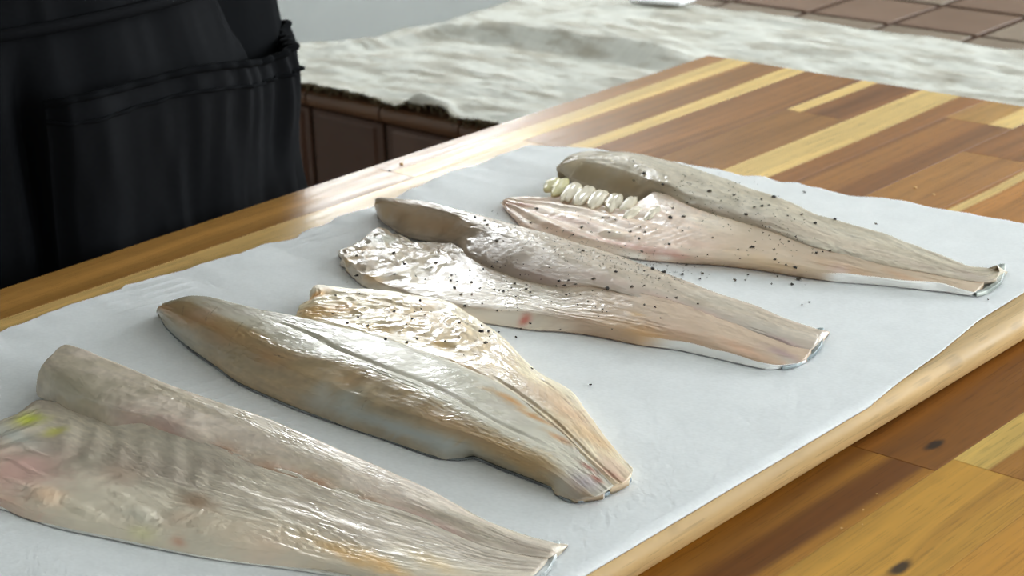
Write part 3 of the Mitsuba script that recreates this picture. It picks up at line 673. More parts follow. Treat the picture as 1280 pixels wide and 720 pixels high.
# third fillet
fc_ = thing('fish_fillet', 'peppered fish fillet third from the camera, with a red blood spot on its belly edge', 'fish fillet')
crest = [(470, 250, .014), (478, 248, .0165), (493, 249, .017), (542, 254, .0172), (580, 264, .0172), (611, 272, .0172), (644, 281, .0172), (687, 293, .0168), (720, 304, .016), (760, 316, .015), (790, 326, .0135), (822, 338, .012), (883, 362, .009), (932, 379, .007), (975, 398, .0055), (1009, 411, .004), (1020, 414, .0035)]
mid = [(470, 251, .014), (480, 250, .0166), (504, 253, .0172), (540, 259, .0176), (575, 269, .0178), (605, 279, .0182), (640, 293, .0182), (690, 311, .0175), (740, 329, .0165), (790, 347, .0145), (830, 358, .0128), (880, 378, .010), (930, 394, .008), (980, 412, .006), (1018, 423, .004)]
sho = [(469, 253, .0125), (478, 254, .0148), (504, 259, .0152), (533, 264, .0152), (561, 272, .0152), (582, 282, .0160), (600, 285, .0172), (630, 300, .0172), (670, 320, .0165), (700, 333, .0160), (742, 347, .0148), (787, 361, .0135), (823, 370, .0122), (870, 385, .010), (930, 405, .0078), (985, 425, .0055), (1015, 431, .0035)]
bas = [(469, 261, .005), (478, 275, .0035), (490, 281, .0035), (500, 288, .0035), (519, 294, .0038), (542, 297, .0045), (562, 300, .006), (585, 318, .009), (610, 333, .0095), (650, 348, .0098), (691, 358, .0105), (742, 358, .0125), (790, 370, .0120), (823, 378, .011), (870, 391, .009), (930, 411, .007), (985, 431, .005), (1012, 437, .003)]
und = [(476, 266, -.001), (486, 281, -.001), (498, 288, -.001), (510, 295, -.001), (530, 302, -.001), (550, 305, -.001), (572, 310, 0), (595, 328, 0), (620, 344, 0), (660, 362, 0), (700, 374, 0), (745, 374, 0), (795, 384, 0), (828, 392, 0), (875, 403, 0), (935, 422, 0), (985, 438, -.001), (1010, 442, -.001)]
V, d = loft([back(crest, .011, NS), crest, mid, sho, bas, und], NS, 170)
tc = d
V = flesh(V, 81, .8)
V = caps(V, .003, .002)
s, t = st_of(V); tb = tc * t.max()
col = mottled(V, (186, 168, 148), (196, 180, 162), 43)
col = blend(col, (176, 158, 142), sst(tb[2], tb[3], t) * sst(.09, .12, s) * .8)
col = paint(col, V, [(500, 268, 26, 6, (186, 156, 122), .9), (550, 282, 20, 6, (184, 152, 120), .9), (478, 265, 5, 6, (186, 156, 112), .7), (640, 335, 26, 10, (160, 142, 128), .8), (680, 345, 16, 8, (168, 142, 132), .6), (750, 345, 16, 5, (186, 158, 144), .6), (830, 372, 18, 3, (186, 150, 132), .8), (880, 390, 14, 3, (188, 150, 134), .7), (900, 375, 20, 6, (180, 168, 150), .6), (960, 410, 16, 6, (172, 162, 148), .7), (985, 425, 12, 3, (164, 134, 130), .7)])
emit('loin', V, col, fc_)
f0 = [(474, 285, .003), (490, 290, .0035), (505, 297, .004), (530, 303, .004), (556, 304, .0055), (580, 312, .0085), (606, 328, .0100), (650, 343, .0105), (691, 352, .0112), (742, 352, .0132), (790, 364, .0127), (823, 372, .0117), (870, 386, .0096), (930, 406, .0074), (985, 427, .0052), (1013, 434, .0032)]
f1 = [(456, 298, .006), (475, 302, .0065), (495, 310, .006), (525, 320, .0055), (560, 332, .006), (590, 345, .007), (625, 358, .0075), (660, 365, .008), (700, 375, .0085), (742, 374, .0102), (790, 387, .0105), (830, 397, .0098), (870, 406, .009), (930, 424, .007), (985, 441, .0045), (1004, 445, .003)]
f2 = [(436, 310, .0065), (455, 318, .006), (475, 328, .006), (505, 340, .006), (540, 352, .0062), (580, 362, .0068), (625, 371, .007), (660, 379, .007), (700, 389, .0075), (742, 395, .0085), (790, 402, .009), (830, 412, .0085), (870, 420, .008), (930, 434, .006), (975, 447, .004), (1000, 450, .0025)]
f3 = [(424, 313, .0055), (433, 325, .006), (450, 340, .006), (480, 354, .006), (520, 368, .006), (565, 378, .006), (615, 386, .006), (655, 390, .0058), (700, 398, .0058), (746, 408, .0062), (801, 418, .0062), (847, 425, .006), (896, 435, .0055), (940, 448, .004), (965, 454, .003), (995, 454, .002)]
f4 = [(421, 317, .0015), (428, 332, .0005), (444, 350, .0005), (475, 366, .0005), (515, 382, .0005), (562, 396, .0005), (614, 404, .0005), (671, 412, .0005), (701, 413.5, .0005), (746, 419.5, .0005), (801, 430.5, .0005), (847, 436.5, .0005), (896, 447, .0005), (957, 460, .0005), (975, 459, .0005), (990, 457, .0005)]
V, d = loft([f0, f1, f2, f3, f4], NS, 180)
s, t = st_of(V); n = normals(V); tg = d * t.max()
cur = ((np.abs(vf(s * 60 + t * 30, t * 90 - s * 30, 5, 3) - .5) * -2 + .3) * .0030 + (vf(s * 50, t * 60, 7, 3) - .5) * .004) * (1 - sst(.05, .09, s))
V = V + n * cur[..., None]
V = flesh(V, 93, .85, .00003)
V = caps(V, .002, .002)
s, t = st_of(V)
col = mottled(V, (204, 190, 170), (188, 170, 150), 53, 40, 80)
col = blend(col, (186, 156, 130), sst(.17, .21, s) * .75)
col = blend(col, (214, 202, 186), sst(tg[3] * .98, tg[3] * 1.06, t) * (1 - sst(.16, .2, s)))
W_ = sst(tg[3] * 1.0, tg[3] * 1.02, t + .006 * (vf(s * 45, s * 0, 9, 3) - .45) * sst(.6, .8, s / s.max())) * sst(.72, .80, s / s.max())
col = paint(col, V, [(656, 397, 2.6, 3.6, (194, 104, 88), .85), (480, 295, 10, 8, (192, 196, 186), .7), (430, 325, 4, 8, (206, 176, 134), .7), (458, 345, 12, 3, (204, 164, 116), .7), (455, 310, 3, 5, (206, 166, 118), .7), (530, 325, 18, 6, (190, 172, 148), .7), (590, 345, 16, 5, (178, 166, 152), .6), (700, 405, 8, 4, (206, 194, 178), .8), (720, 395, 22, 6, (190, 160, 138), .6), (780, 405, 20, 5, (192, 158, 124), .7),
    (810, 415, 14, 5, (204, 156, 104), .8), (795, 390, 5, 2, (200, 156, 100), .7), (850, 415, 20, 5, (194, 156, 128), .7), (930, 435, 16, 4, (196, 152, 122), .8), (980, 440, 10, 3, (160, 128, 128), .8), (990, 450, 8, 3, (176, 168, 156), .7)])
col = blend(col, (240, 240, 238), W_ * .95)
emit('belly_flap', V, col * .955, fc_)
e = [(800, 428, 0), (822, 430, 0), (847, 433, 0), (870, 438, 0), (896, 444, 0), (930, 453, 0), (957, 460, 0), (975, 459, 0)]
V = skin_band(e, .0030, 200, -.0008, .0030)
emit('skin', V, mottled(V, (232, 232, 230), (214, 214, 212), 5), fc_, mat='fish_skin', label='white skin strip under the belly edge')
e = [(1022, 413, 0), (1021, 424, 0), (1018, 435, 0), (1006, 447, 0), (990, 456, 0), (975, 459, 0)]
V = skin_band(e, .0018, 100, -.0008, .0026)
emit('tail_skin', V, mottled(V, (112, 122, 124), (176, 186, 188), 6, 200, 300), fc_, mat='fish_skin', label='shiny grey skin at the tail cut')
q = np.array([P(1006, 413, .0065), P(1014, 411, .008), P(1021, 409, .010), P(1021, 416, .006), P(1013, 419, .0045), P(1005, 421, .0045)])
V = np.stack([q, q[:, :] - [0, 0, .0016]], 1)

# farthest fillet
fd = thing('fish_fillet', 'peppered fillet farthest from the camera, pink belly flap and row of white rib ends', 'fish fillet')
crest = [(699, 206, .011), (704, 200, .0145), (718, 191, .0175), (735, 187.5, .018), (760, 189, .018), (788, 190, .018), (821, 197, .0178), (860, 208, .0175), (902, 222, .0172), (940, 237, .0165), (982, 251, .015), (1023, 270, .013), (1059, 281, .012), (1095, 291, .0105), (1129, 304, .009), (1173, 320, .007), (1204, 332, .005), (1232, 335, .0045), (1246, 332, .007)]
mid = [(699, 208, .011), (706, 201, .0146), (722, 195, .0172), (745, 193, .0178), (775, 197, .018), (805, 204, .018), (840, 215, .018), (880, 228, .0176), (920, 242, .017), (960, 256, .016), (1000, 272, .0145), (1040, 287, .0125), (1080, 300, .011), (1120, 312, .0092), (1165, 327, .007), (1204, 338, .005), (1232, 341, .0035), (1248, 336, .0035)]
sho = [(698, 209, .0105), (706, 205, .0135), (735, 202, .0158), (765, 208, .016), (799, 218, .016), (817, 226, .0165), (850, 236, .0165), (888, 250, .0155), (920, 262, .015), (950, 273, .0145), (985, 285, .0135), (1020, 298, .0125), (1060, 312, .011), (1110, 324, .009), (1160, 335, .0065), (1204, 344, .0042), (1230, 347, .003), (1246, 343, .003)]
bas = [(699, 213, .006), (710, 219, .005), (729, 228, .005), (754, 235, .005), (777, 241, .0052), (796, 244, .006), (814, 238, .010), (846, 250, .0115), (888, 267, .011), (920, 276, .011), (950, 285, .011), (985, 297, .011), (1023, 310, .0105), (1065, 322, .009), (1110, 332, .0075), (1160, 341, .0055), (1204, 350, .0035), (1228, 352, .003), (1244, 350, .0025)]
und = [(705, 220, -.001), (716, 227, -.001), (733, 235, -.001), (756, 243, -.001), (780, 250, -.001), (800, 255, -.001), (820, 258, -.001), (850, 268, -.001), (892, 283, -.001), (924, 292, -.001), (955, 300, -.001), (988, 311, -.001), (1026, 322, -.001), (1067, 332, -.001), (1112, 340, -.001), (1160, 348, -.001), (1203, 355, -.001), (1228, 358, -.001), (1242, 355, -.001)]
V, d = loft([back(crest, .012, NS), crest, mid, sho, bas, und], NS, 160)
V = flesh(V, 111, 1.0)
V = lumps(V, [(800, 232, 14, 3, .7), (835, 226, 10, 3, .6), (770, 200, 16, 3, .5), (880, 245, 18, 3, .6)])
V = caps(V, .003, .001)
s, t = st_of(V); tb = d * t.max()
col = mottled(V, (184, 170, 148), (194, 182, 162), 63)
col = paint(col, V, [(730, 215, 22, 7, (182, 164, 134), .9), (780, 230, 20, 6, (180, 158, 126), .9), (850, 240, 18, 5, (192, 180, 160), .5), (900, 262, 30, 5, (176, 158, 138), .7), (1000, 285, 30, 8, (186, 164, 142), .6), (1080, 310, 20, 6, (186, 164, 142), .5), (1150, 330, 16, 5, (180, 160, 142), .6), (1215, 342, 12, 5, (168, 150, 136), .8)])
emit('loin', V, col * 1.05, fd)
f0 = [(640, 246, .004), (662, 245, .0045), (682, 246, .0045), (700, 243, .0045), (722, 240, .005), (745, 246, .0055), (775, 254, .0062), (798, 252, .0075), (816, 240, .0105), (846, 246, .0120), (888, 262, .0116), (920, 271, .0116), (950, 280, .0116), (985, 292, .0116), (1023, 305, .011), (1065, 318, .0096), (1110, 329, .008), (1160, 338, .0059), (1204, 347, .0038), (1230, 351, .0028)]
f1 = [(633, 249, .0045), (655, 252, .0055), (680, 254, .006), (705, 258, .0065), (730, 262, .0065), (760, 269, .0068), (795, 276, .0075), (830, 282, .0085), (870, 290, .0092), (910, 298, .0095), (950, 304, .0095), (985, 311, .0092), (1023, 322, .0085), (1065, 332, .0075), (1110, 341, .006), (1160, 348, .0045), (1200, 356, .003), (1222, 359, .002)]
f2 = [(630, 252, .0045), (650, 260, .0055), (675, 268, .006), (705, 278, .006), (735, 286, .006), (765, 293, .0065), (800, 299, .007), (840, 305, .0075), (880, 311, .008), (920, 315, .008), (960, 321, .0078), (1000, 329, .0072), (1040, 336, .0065), (1085, 341, .006), (1130, 348, .005), (1165, 350, .0045), (1198, 358, .003), (1220, 362, .002)]
f3 = [(628, 253, .0025), (641, 266, .0032), (662, 279, .0035), (690, 289, .0035), (720, 298, .0035), (755, 306, .0036), (790, 313, .004), (840, 320, .0045), (890, 325, .005), (940, 330, .005), (1000, 339, .0046), (1040, 344, .0042), (1090, 348, .0042), (1140, 354, .004), (1175, 354, .004), (1198, 362, .0022), (1216, 366, .0015)]
f4 = [(628, 256, .0005), (638, 268, .0005), (656, 284, .0005), (685, 296, .0005), (713, 304, .0005), (750, 313, .0005), (785, 321, .0005), (846, 327.5, .0005), (888, 330, .0005), (950, 337, .0005), (1009, 346.5, .0005), (1040, 350.5, .0005), (1095, 355, .0005), (1148, 360.5, .0005), (1190, 365, .0005), (1205, 367.5, .0005), (1214, 368, .0005)]
V, d = loft([f0, f1, f2, f3, f4], NS, 170)
s, t = st_of(V); n = normals(V); tg = d * t.max()
lines = np.sin((t - .06 * s) * 2 * np.pi / .009 + 2 * vf(s * 20, t * 30, 3)) * .0007 * (1 - sst(.09, .13, s)) * sst(.15, .3, t / t.max())
V = V + n * lines[..., None]
V = flesh(V, 123, .8, .00004)
V = caps(V, .002, .001)
s, t = st_of(V)
col = mottled(V, (222, 204, 184), (214, 188, 168), 73, 30, 80)
col = blend(col, (190, 166, 140), sst(.13, .18, s) * .85)
W_ = sst(tg[3] * .95, tg[3] * .97, t + .011 * (vf(s * 42, s * 0, 19, 3) - .45) * sst(.62, .8, s / s.max())) * sst(.73, .77, s / s.max())
col = paint(col, V, [(655, 252, 12, 3, (206, 158, 142), .8), (700, 270, 26, 3, (202, 164, 148), .7), (690, 262, 20, 2.5, (232, 214, 200), .7), (780, 303, 30, 3, (198, 150, 134), .9), (840, 315, 16, 4, (200, 150, 136), .8), (870, 302, 12, 6, (208, 170, 150), .6), (760, 310, 40, 3, (226, 212, 196), .6), (960, 325, 26, 5, (200, 168, 130), .7), (790, 320, 12, 2.5, (238, 234, 226), .9), (830, 325, 10, 2, (236, 232, 224), .8), (1060, 335, 26, 4, (196, 158, 124), .8), (1050, 335, 6, 5, (206, 180, 170), .7), (1130, 343, 14, 3, (192, 152, 120), .7)])
col = blend(col, (244, 243, 240), W_ * .95)
emit('belly_flap', V, col * .98, fd)
for i, (x, y, x2, y2) in enumerate([(694, 227, 688, 236), (704, 229, 697, 240), (719, 234, 709, 247), (735, 238, 724, 252), (752, 243, 742, 256), (770, 248, 764, 260), (790, 251, 780, 262), (796, 263, 786, 271), (822, 264, 812, 274)]):
    a, b = P(x, y, .0098), P(x2, y2, .0088)
    w = .0050 if i < 6 else .0036
    m = trimesh.creation.icosphere(subdivisions=3)
    dvec = b - a; Ln = np.linalg.norm(dvec); ax = dvec / Ln
    sd = np.cross([0, 0, 1], ax); sd /= np.linalg.norm(sd); upv = np.cross(ax, sd)
    q = m.vertices
    bump = 1 + .5 * (vf(q[:, 0] * 2 + i, q[:, 1] * 2, 7, 2) - .5)
    m.vertices = (a + b) / 2 + (q[:, :1] * ax * (Ln * .75 + .002) + q[:, 1:2] * sd * w + q[:, 2:] * upv * .0030) * bump[:, None]
    cc = np.tile(lin((216, 204, 182)), (len(q), 1)) if i not in (0, 1) else np.tile(lin((206, 196, 150)), (len(q), 1))
    put('rib', m, 'flesh', fd, smooth=True, uv=q[:, :2] * .003 + i, color=cc)
e = [(1009, 344, 0), (1040, 347, 0), (1075, 350, 0), (1110, 354, 0), (1148, 359, 0), (1175, 361, 0), (1200, 366, 0), (1216, 369, 0)]
V = skin_band(e, .0022, 200, -.0008, .0030)
emit('skin', V, mottled(V, (238, 238, 236), (226, 226, 224), 5), fd, mat='fish_skin', label='white skin strip under the belly edge')
e = [(1249, 333, 0), (1249, 340, 0), (1247, 347, 0), (1241, 357, 0), (1230, 364, 0), (1216, 368, 0)]
V = skin_band(e, .0012, 100, -.0008, .0028)
emit('tail_skin', V, mottled(V, (132, 138, 132), (190, 194, 186), 6, 200, 300), fd, mat='fish_skin', label='grey skin at the tail cut')

# ------------------------------------------------------------------ the person at the left edge of the board
PC = np.array([.650, 1.045])                 # where the person stands, facing the board (-y)
def sec(z, cx, cy, a, b, n, pw=2.3, ph=0.0):
    th = np.linspace(0, 2 * np.pi, n, endpoint=False)
    c, s_ = np.cos(th), np.sin(th)
    return np.stack([PC[0] + cx + a * np.sign(c) * np.abs(c) ** (2 / pw), PC[1] + cy + b * np.sign(s_) * np.abs(s_) ** (2 / pw), np.full(n, z)], 1)
def hullbone(p, q, r0, r1):
    A = m3.Manifold.sphere(r0, 20).translate(tuple(map(float, p)))
    B = m3.Manifold.sphere(r1, 20).translate(tuple(map(float, q)))
    return m3.Manifold.batch_hull([A, B])
def W(x, y, z): return np.array([PC[0] + x, PC[1] + y, z])
J = dict(pel=W(0, 0, .96), waist=W(0, .01, 1.10), chest=W(0, .01, 1.32), neck=W(0, .02, 1.50), headc=W(0, -.015, 1.635))
bones = [(W(-.09, 0, .94), W(.09, 0, .94), .105, .105), (W(-.07, .01, 1.12), W(.07, .01, 1.12), .10, .10), (W(-.09, .01, 1.32), W(.09, .01, 1.32), .11, .11), (W(-.07, .01, 1.12), W(-.09, .01, 1.32), .10, .11), (W(.07, .01, 1.12), W(.09, .01, 1.32), .10, .11),
    (W(-.07, .01, 1.12), W(-.09, 0, .94), .10, .105), (W(.07, .01, 1.12), W(.09, 0, .94), .10, .105), (W(0, .01, 1.30), W(0, .01, 1.12), .11, .10), (W(-.13, .015, 1.40), W(.13, .015, 1.40), .065, .065), (W(0, .015, 1.40), W(0, .01, 1.56), .07, .055)]
for s_ in (-1, 1):
    bones += [(W(.095 * s_, 0, .92), W(.10 * s_, -.005, .50), .095, .058), (W(.10 * s_, -.005, .50), W(.105 * s_, .02, .09), .058, .040), (W(.105 * s_, .03, .045), W(.115 * s_, -.13, .035), .040, .032),
        (W(.17 * s_, .02, 1.41), W(.225 * s_, .05, 1.14), .052, .042), (W(.225 * s_, .05, 1.14), W(.11 * s_, -.17, 1.20), .040, .028)]
def chain(pts, rs): return [(pts[i], pts[i + 1], rs[i], rs[i + 1]) for i in range(len(pts) - 1)]
for s_ in (-1, 1):
    w0, w1 = W(.11 * s_, -.17, 1.20), W(.085 * s_, -.235, 1.215)
    bones += [(w0, w1, .028, .024), (w1 + [.02 * s_, 0, 0], w1 + [-.02 * s_, -.01, .004], .017, .017), (w0, w1 + [.02 * s_, 0, 0], .024, .018)]
    for k, (dx, ln) in enumerate(((.030, .060), (.010, .075), (-.010, .080), (-.030, .072))):
        b0 = w1 + np.array([-dx * s_ * -1, -.012, 0])
        bones += chain([b0, b0 + [0, -ln * .5, -.006], b0 + [0, -ln * .8, -.028], b0 + [0, -ln * .85, -.045]], [.011, .0095, .0088, .0078])
    t0 = w0 + np.array([-.020 * s_, -.02, -.002])
    bones += chain([t0, t0 + [-.022 * s_, -.03, -.012], t0 + [-.026 * s_, -.058, -.026]], [.013, .011, .0092])
head = trimesh.creation.icosphere(subdivisions=3)
hq = head.vertices * [.076, .096, .118]
jaw = sst(.02, -.10, hq[:, 2]); hq[:, 0] *= 1 - .28 * jaw; hq[:, 1] -= .010 * jaw
H0 = J['headc']
parts = [hullbone(*b) for b in bones]
parts.append(m3.Manifold(m3.Mesh(np.float32(hq + H0), np.uint32(head.faces))))
parts += [hullbone(H0 + [0, -.088, .012], H0 + [0, -.112, -.018], .009, .015), hullbone(H0 + [0, -.08, -.100], H0 + [0, -.088, -.098], .020, .018)]
for s_ in (-1, 1):
    parts += [hullbone(H0 + [.074 * s_, .008, .012], H0 + [.076 * s_, .012, -.028], .014, .010), hullbone(H0 + [.018 * s_, -.090, -.058], H0 + [0, -.094, -.058], .007, .009), hullbone(H0 + [.018 * s_, -.083, .030], H0 + [.046 * s_, -.070, .028], .010, .009)]
body = parts[0]
for q in parts[1:]: body = body + q
body = body.refine_to_length(.012)
bm = body.to_mesh()
bm = trimesh.Trimesh(bm.vert_properties[:, :3], bm.tri_verts)
bm.merge_vertices(digits_vertex=5)
v0 = bm.vertices.copy()
trimesh.smoothing.filter_taubin(bm, iterations=8)
mv = bm.vertices - v0
bm.vertices = v0 + mv * np.minimum(1, .006 / (np.linalg.norm(mv, axis=1, keepdims=True) + 1e-9))
person = thing('person', 'person in a black apron with a gathered pocket beside the left board edge', 'person')
put('body', bm, 'skin_tone', person, smooth=True)
for s_ in (-1, 1):
    e_ = trimesh.creation.icosphere(subdivisions=2, radius=.0125); e_.apply_translation(H0 + [.032 * s_, -.076, .008])
    ek = put('eye', e_, 'eye_white', person, smooth=True)
    e_ = trimesh.creation.icosphere(subdivisions=1, radius=.0055); e_.apply_translation(H0 + [.032 * s_, -.0855, .007])
    put('iris', e_, 'hair_brown', ek, smooth=True)
hair = trimesh.creation.icosphere(subdivisions=4)
q = hair.vertices * [.084, .106, .127]
q = q + hair.vertices * (.006 * vf(hair.vertices[:, 0] * 9, hair.vertices[:, 2] * 4, 2, 3))[:, None]
keep = (q[:, 2] > .045) | (q[:, 1] > .012 - .05 * (q[:, 2] > .02)) & (q[:, 2] > -.085)
hair = trimesh.Trimesh(q + H0 + [0, .004, .004], hair.faces[keep[hair.faces].all(1)], process=False)
put('hair', hair, 'hair_brown', person, smooth=True)
shirt = hullbone(*bones[0][:2], .118, .118)
grown = [(W(-.08, .01, 1.12), W(.08, .01, 1.12), .118, .118), (W(-.09, .01, 1.32), W(.09, .01, 1.32), .122, .122), (W(-.14, .015, 1.405), W(.14, .015, 1.405), .074, .074)]
sh = [shirt] + [m3.Manifold.batch_hull([hullbone(*a), hullbone(*b)]) for a, b in ((( *bones[0][:2], .118, .118), grown[0]), (grown[0], grown[1]), (grown[1], grown[2]))]
sh.append(hullbone(W(0, .015, 1.42), W(0, .012, 1.49), .085, .066))
for s_ in (-1, 1):
    sh += [hullbone(W(.17 * s_, .02, 1.41), W(.225 * s_, .05, 1.14), .066, .056), hullbone(W(.225 * s_, .05, 1.14), W(.14 * s_, -.112, 1.184), .054, .042)]
S = sh[0]
for q in sh[1:]: S = S + q
S = S.refine_to_length(.016).to_mesh()
S = trimesh.Trimesh(S.vert_properties[:, :3], S.tri_verts); trimesh.smoothing.filter_taubin(S, iterations=6)
S.vertices += S.vertex_normals * ((vf(S.vertices[:, 0] * 14, S.vertices[:, 2] * 9, 12, 3) - .5) * .010)[:, None]
put('shirt', S, 'black_cloth', person, smooth=True)
tr = [hullbone(W(-.09, 0, .93), W(.09, 0, .93), .119, .119)]
for s_ in (-1, 1):
    tr += [hullbone(W(.098 * s_, 0, .90), W(.104 * s_, 0, .50), .108, .080), hullbone(W(.104 * s_, 0, .50), W(.108 * s_, .02, .10), .080, .066)]
S = tr[0]
for q in tr[1:]: S = S + q
S = S.refine_to_length(.018).to_mesh()
S = trimesh.Trimesh(S.vert_properties[:, :3], S.tri_verts); trimesh.smoothing.filter_taubin(S, iterations=6)
put('trousers', S, 'black_cloth', person, smooth=True)
for s_ in (-1, 1):
    m = hullbone(W(.108 * s_, .04, .045), W(.12 * s_, -.15, .038), .052, .044).trim_by_plane((0, 0, 1), .004)
    m = m.refine_to_length(.015).to_mesh()
    put('shoe', trimesh.Trimesh(m.vert_properties[:, :3], m.tri_verts), 'shoe_leather', person, smooth=50)

# the apron: wraps the front and the sides from the chest to the knees; angle -pi/2 is the front
def apron_sheet(zs, half_angle, rad, n, folds=1.0, th=.003, a_shift=0.0):
    """rad(z, angle) -> half widths; a sheet around the front of the body."""
    nz = len(zs)
    ang = np.linspace(-np.pi / 2 - half_angle, -np.pi / 2 + half_angle, n) + a_shift
    Z, A = np.meshgrid(zs, ang, indexing='ij')
    a, b, cy = rad(Z, A)
    x = PC[0] + a * np.sign(np.cos(A)) * np.abs(np.cos(A)) ** (2 / 2.2)
    y = PC[1] + cy + b * np.sign(np.sin(A)) * np.abs(np.sin(A)) ** (2 / 2.2)
    V = np.stack([x, y, Z], -1)
    nn = normals(V)
    c = np.array([PC[0], PC[1], 0])
    sg = np.sign(((V - c)[..., :2] * nn[..., :2]).sum(-1).mean())
    nn = nn * sg
    return V, nn, Z, A
def thick(V, nn, th, nz, n):
    top, bot = V.reshape(-1, 3), (V - nn * th).reshape(-1, 3)
    i = np.arange(nz * n).reshape(nz, n); N = nz * n
    ring = np.concatenate([i[:-1, 0], i[-1, :-1], i[:0:-1, -1], i[0, :0:-1]]); nx = np.roll(ring, -1)
    fc = grid_faces(nz, n)
    m = trimesh.Trimesh(np.vstack([top, bot]), np.vstack([fc, fc[:, ::-1] + N, np.stack([ring, ring + N, nx], 1), np.stack([nx, ring + N, nx + N], 1)]), process=False)
    k = len(fc) // 2
    if (m.face_normals[k] * (m.triangles_center[k] - np.array([PC[0], PC[1] + .05, m.triangles_center[k][2]]))).sum() < 0: m.invert()
    return m
def rad(Z, A):
    lo = np.clip((ZB + .06 - Z) / .5, 0, 1)
    hi = np.clip((Z - ZB - .06) / .3, 0, 1)
    a = .176 + .060 * lo - .026 * np.minimum(hi * 4, 1) + .01 * hi
    b = .144 + .020 * lo - .016 * np.minimum(hi * 4, 1) - .004 * hi
    return a, b, 0 * Z
zs = np.linspace(.50, 1.30, 200)
V, nn, Z, A = apron_sheet(zs, 1.75, rad, 260)
low = sst(1.0, .55, Z)
fo = np.sin(A * 9 + 1.5 * np.sin(Z * 6)) * .010 * low + (vf(A * 5, Z * 7, 3, 3) - .5) * .012 + .006 * np.sin(A * 17 + 3 * vf(A * 3, Z * 5, 8)) * sst(.98, .85, Z)
fo = fo - .022 * np.exp(-((A + np.pi / 2 + .33 + .02 * np.sin(Z * 20)) / .045) ** 2) * sst(1.02, .95, Z)
V = V + nn * fo[..., None]
V[..., 1] = np.where(Z < ZB + .01, np.maximum(V[..., 1], .872), V[..., 1])
apron = put('apron', thick(V, nn, .003, *Z.shape), 'apron_cloth', person, smooth=True)
# the pocket: a second layer whose upper hem is gathered on a band
zs = np.linspace(.66, ZB + .070, 150)
def rad2(Z, A):
    a, b, c = rad(Z, A)
    puff = .012 * sst(.66, .72, Z) + .012 * sst(ZB - .02, ZB + .065, Z)
    return a + puff, b + puff * .8, c
V, nn, Z, A = apron_sheet(zs, .94, rad2, 420, a_shift=.66)
V[..., 2] += .014 * sst(.13, .02, V[..., 0] - PC[0]) * sst(.70, ZB, Z)
ga = sst(ZB - .04, ZB + .065, Z) ** 2
fo = np.sin(A * 62 + 4 * vf(A * 6, Z * 6, 4)) * .0016 * ga * (.35 + .65 * sst(.02, .12, V[..., 0] - PC[0]) * 1.6) + (vf(A * 6, Z * 8, 13, 3) - .5) * .014 + np.sin(A * 14 + 2 * vf(A * 4, Z * 4, 9)) * .004
edge = sst(-np.pi / 2 + .66 - .94, -np.pi / 2 + .66 - .89, A) * sst(-np.pi / 2 + .66 + .94, -np.pi / 2 + .66 + .86, A)
V = V + nn * (fo * edge - (1 - edge) * .012)[..., None]
V[..., 1] = np.where(Z < ZB + .01, np.maximum(V[..., 1], .868), V[..., 1])
pocket = put('pocket', thick(V, nn, .003, *Z.shape), 'apron_cloth', apron, smooth=True)
cs = []
for k in range(2):
    row = V[-1 - 6 * k]; rn = nn[-1 - 6 * k]
    w = np.sin(np.linspace(0, 130, len(row))) * .0012
    cs.append(tube((row + rn * (.001 + w)[:, None])[::2], .0024 if k == 0 else .0012, 7))
put('pocket_hem', trimesh.util.concatenate(cs), 'apron_seam', apron, smooth=True)
row = apron_sheet(np.array([1.02, 1.05]), 3.1, lambda Z, A: (.166 + 0 * Z, .136 + 0 * Z, 0 * Z), 160)[0]
put('waist_band', trimesh.util.concatenate([tube(row[0], .004, 6), tube(row[1], .004, 6)]), 'apron_cloth', apron, smooth=True)

# ------------------------------------------------------------------ cracked pepper
WHO = {fa: 'nearest fillet', fb: 'second-nearest fillet', fc_: 'third-nearest fillet', fd: 'farthest fillet'}
GRP = {fa: 'pepper flakes on the nearest fillet', fb: 'pepper flakes on the second fillet', fc_: 'pepper flakes on the third fillet', fd: 'pepper flakes on the farthest fillet', None: 'pepper flakes on the paper towel'}
def say(host, part, p, x, y, r):
    """The label of a flake: how large it looks and where it lies."""
    size = 'large' if r > .00058 else 'small' if r < .00042 else 'medium'
    if host is None:
        where = ('on the paper towel beside the tail of the farthest fillet' if x > 1200 else 'on the paper towel behind the farthest fillet' if x > 930 and y < 300 else 'alone on the paper towel right of the second fillet' if y > 440 and x > 700
            else 'on the paper towel by the belly edge of the third fillet' if y > 395 else 'on the paper towel between the two farthest fillets')
        return f'{size} black pepper flake {where}'
    lo, hi = SPAN[host]
    f = (hi - p[1]) / (hi - lo)
    third = 'head end' if f < .36 else 'middle' if f < .64 else 'tail end'
    what = 'loin' if part == 'loin' else 'belly flap'
    return f"{size} black pepper flake at the {third} of the {WHO[host]}'s {what}"
allv, own = [], []
for key, part, verts in PROJ_BY:
    allv.append(np.asarray(verts)); own += [(key, part)] * len(verts)
SPAN = {h: (min(v[:, 1].min() for k, _, v in PROJ_BY if k == h), max(v[:, 1].max() for k, _, v in PROJ_BY if k == h)) for h in WHO}
allv = np.vstack(allv)
pp = pix(allv)
tree = cKDTree(pp[:, :2])
def surface(x, y):
    near = tree.query_ball_point([x, y], 1.1)
    if near:
        near = np.array(near)
        k = near[np.argmin(pp[near, 2])]
        return allv[k], *own[k]
    return P(x, y, .0016), None, None
def spread(l, sc, ox, oy): return [(ox + a / sc, oy + b / sc) for a, b in l]
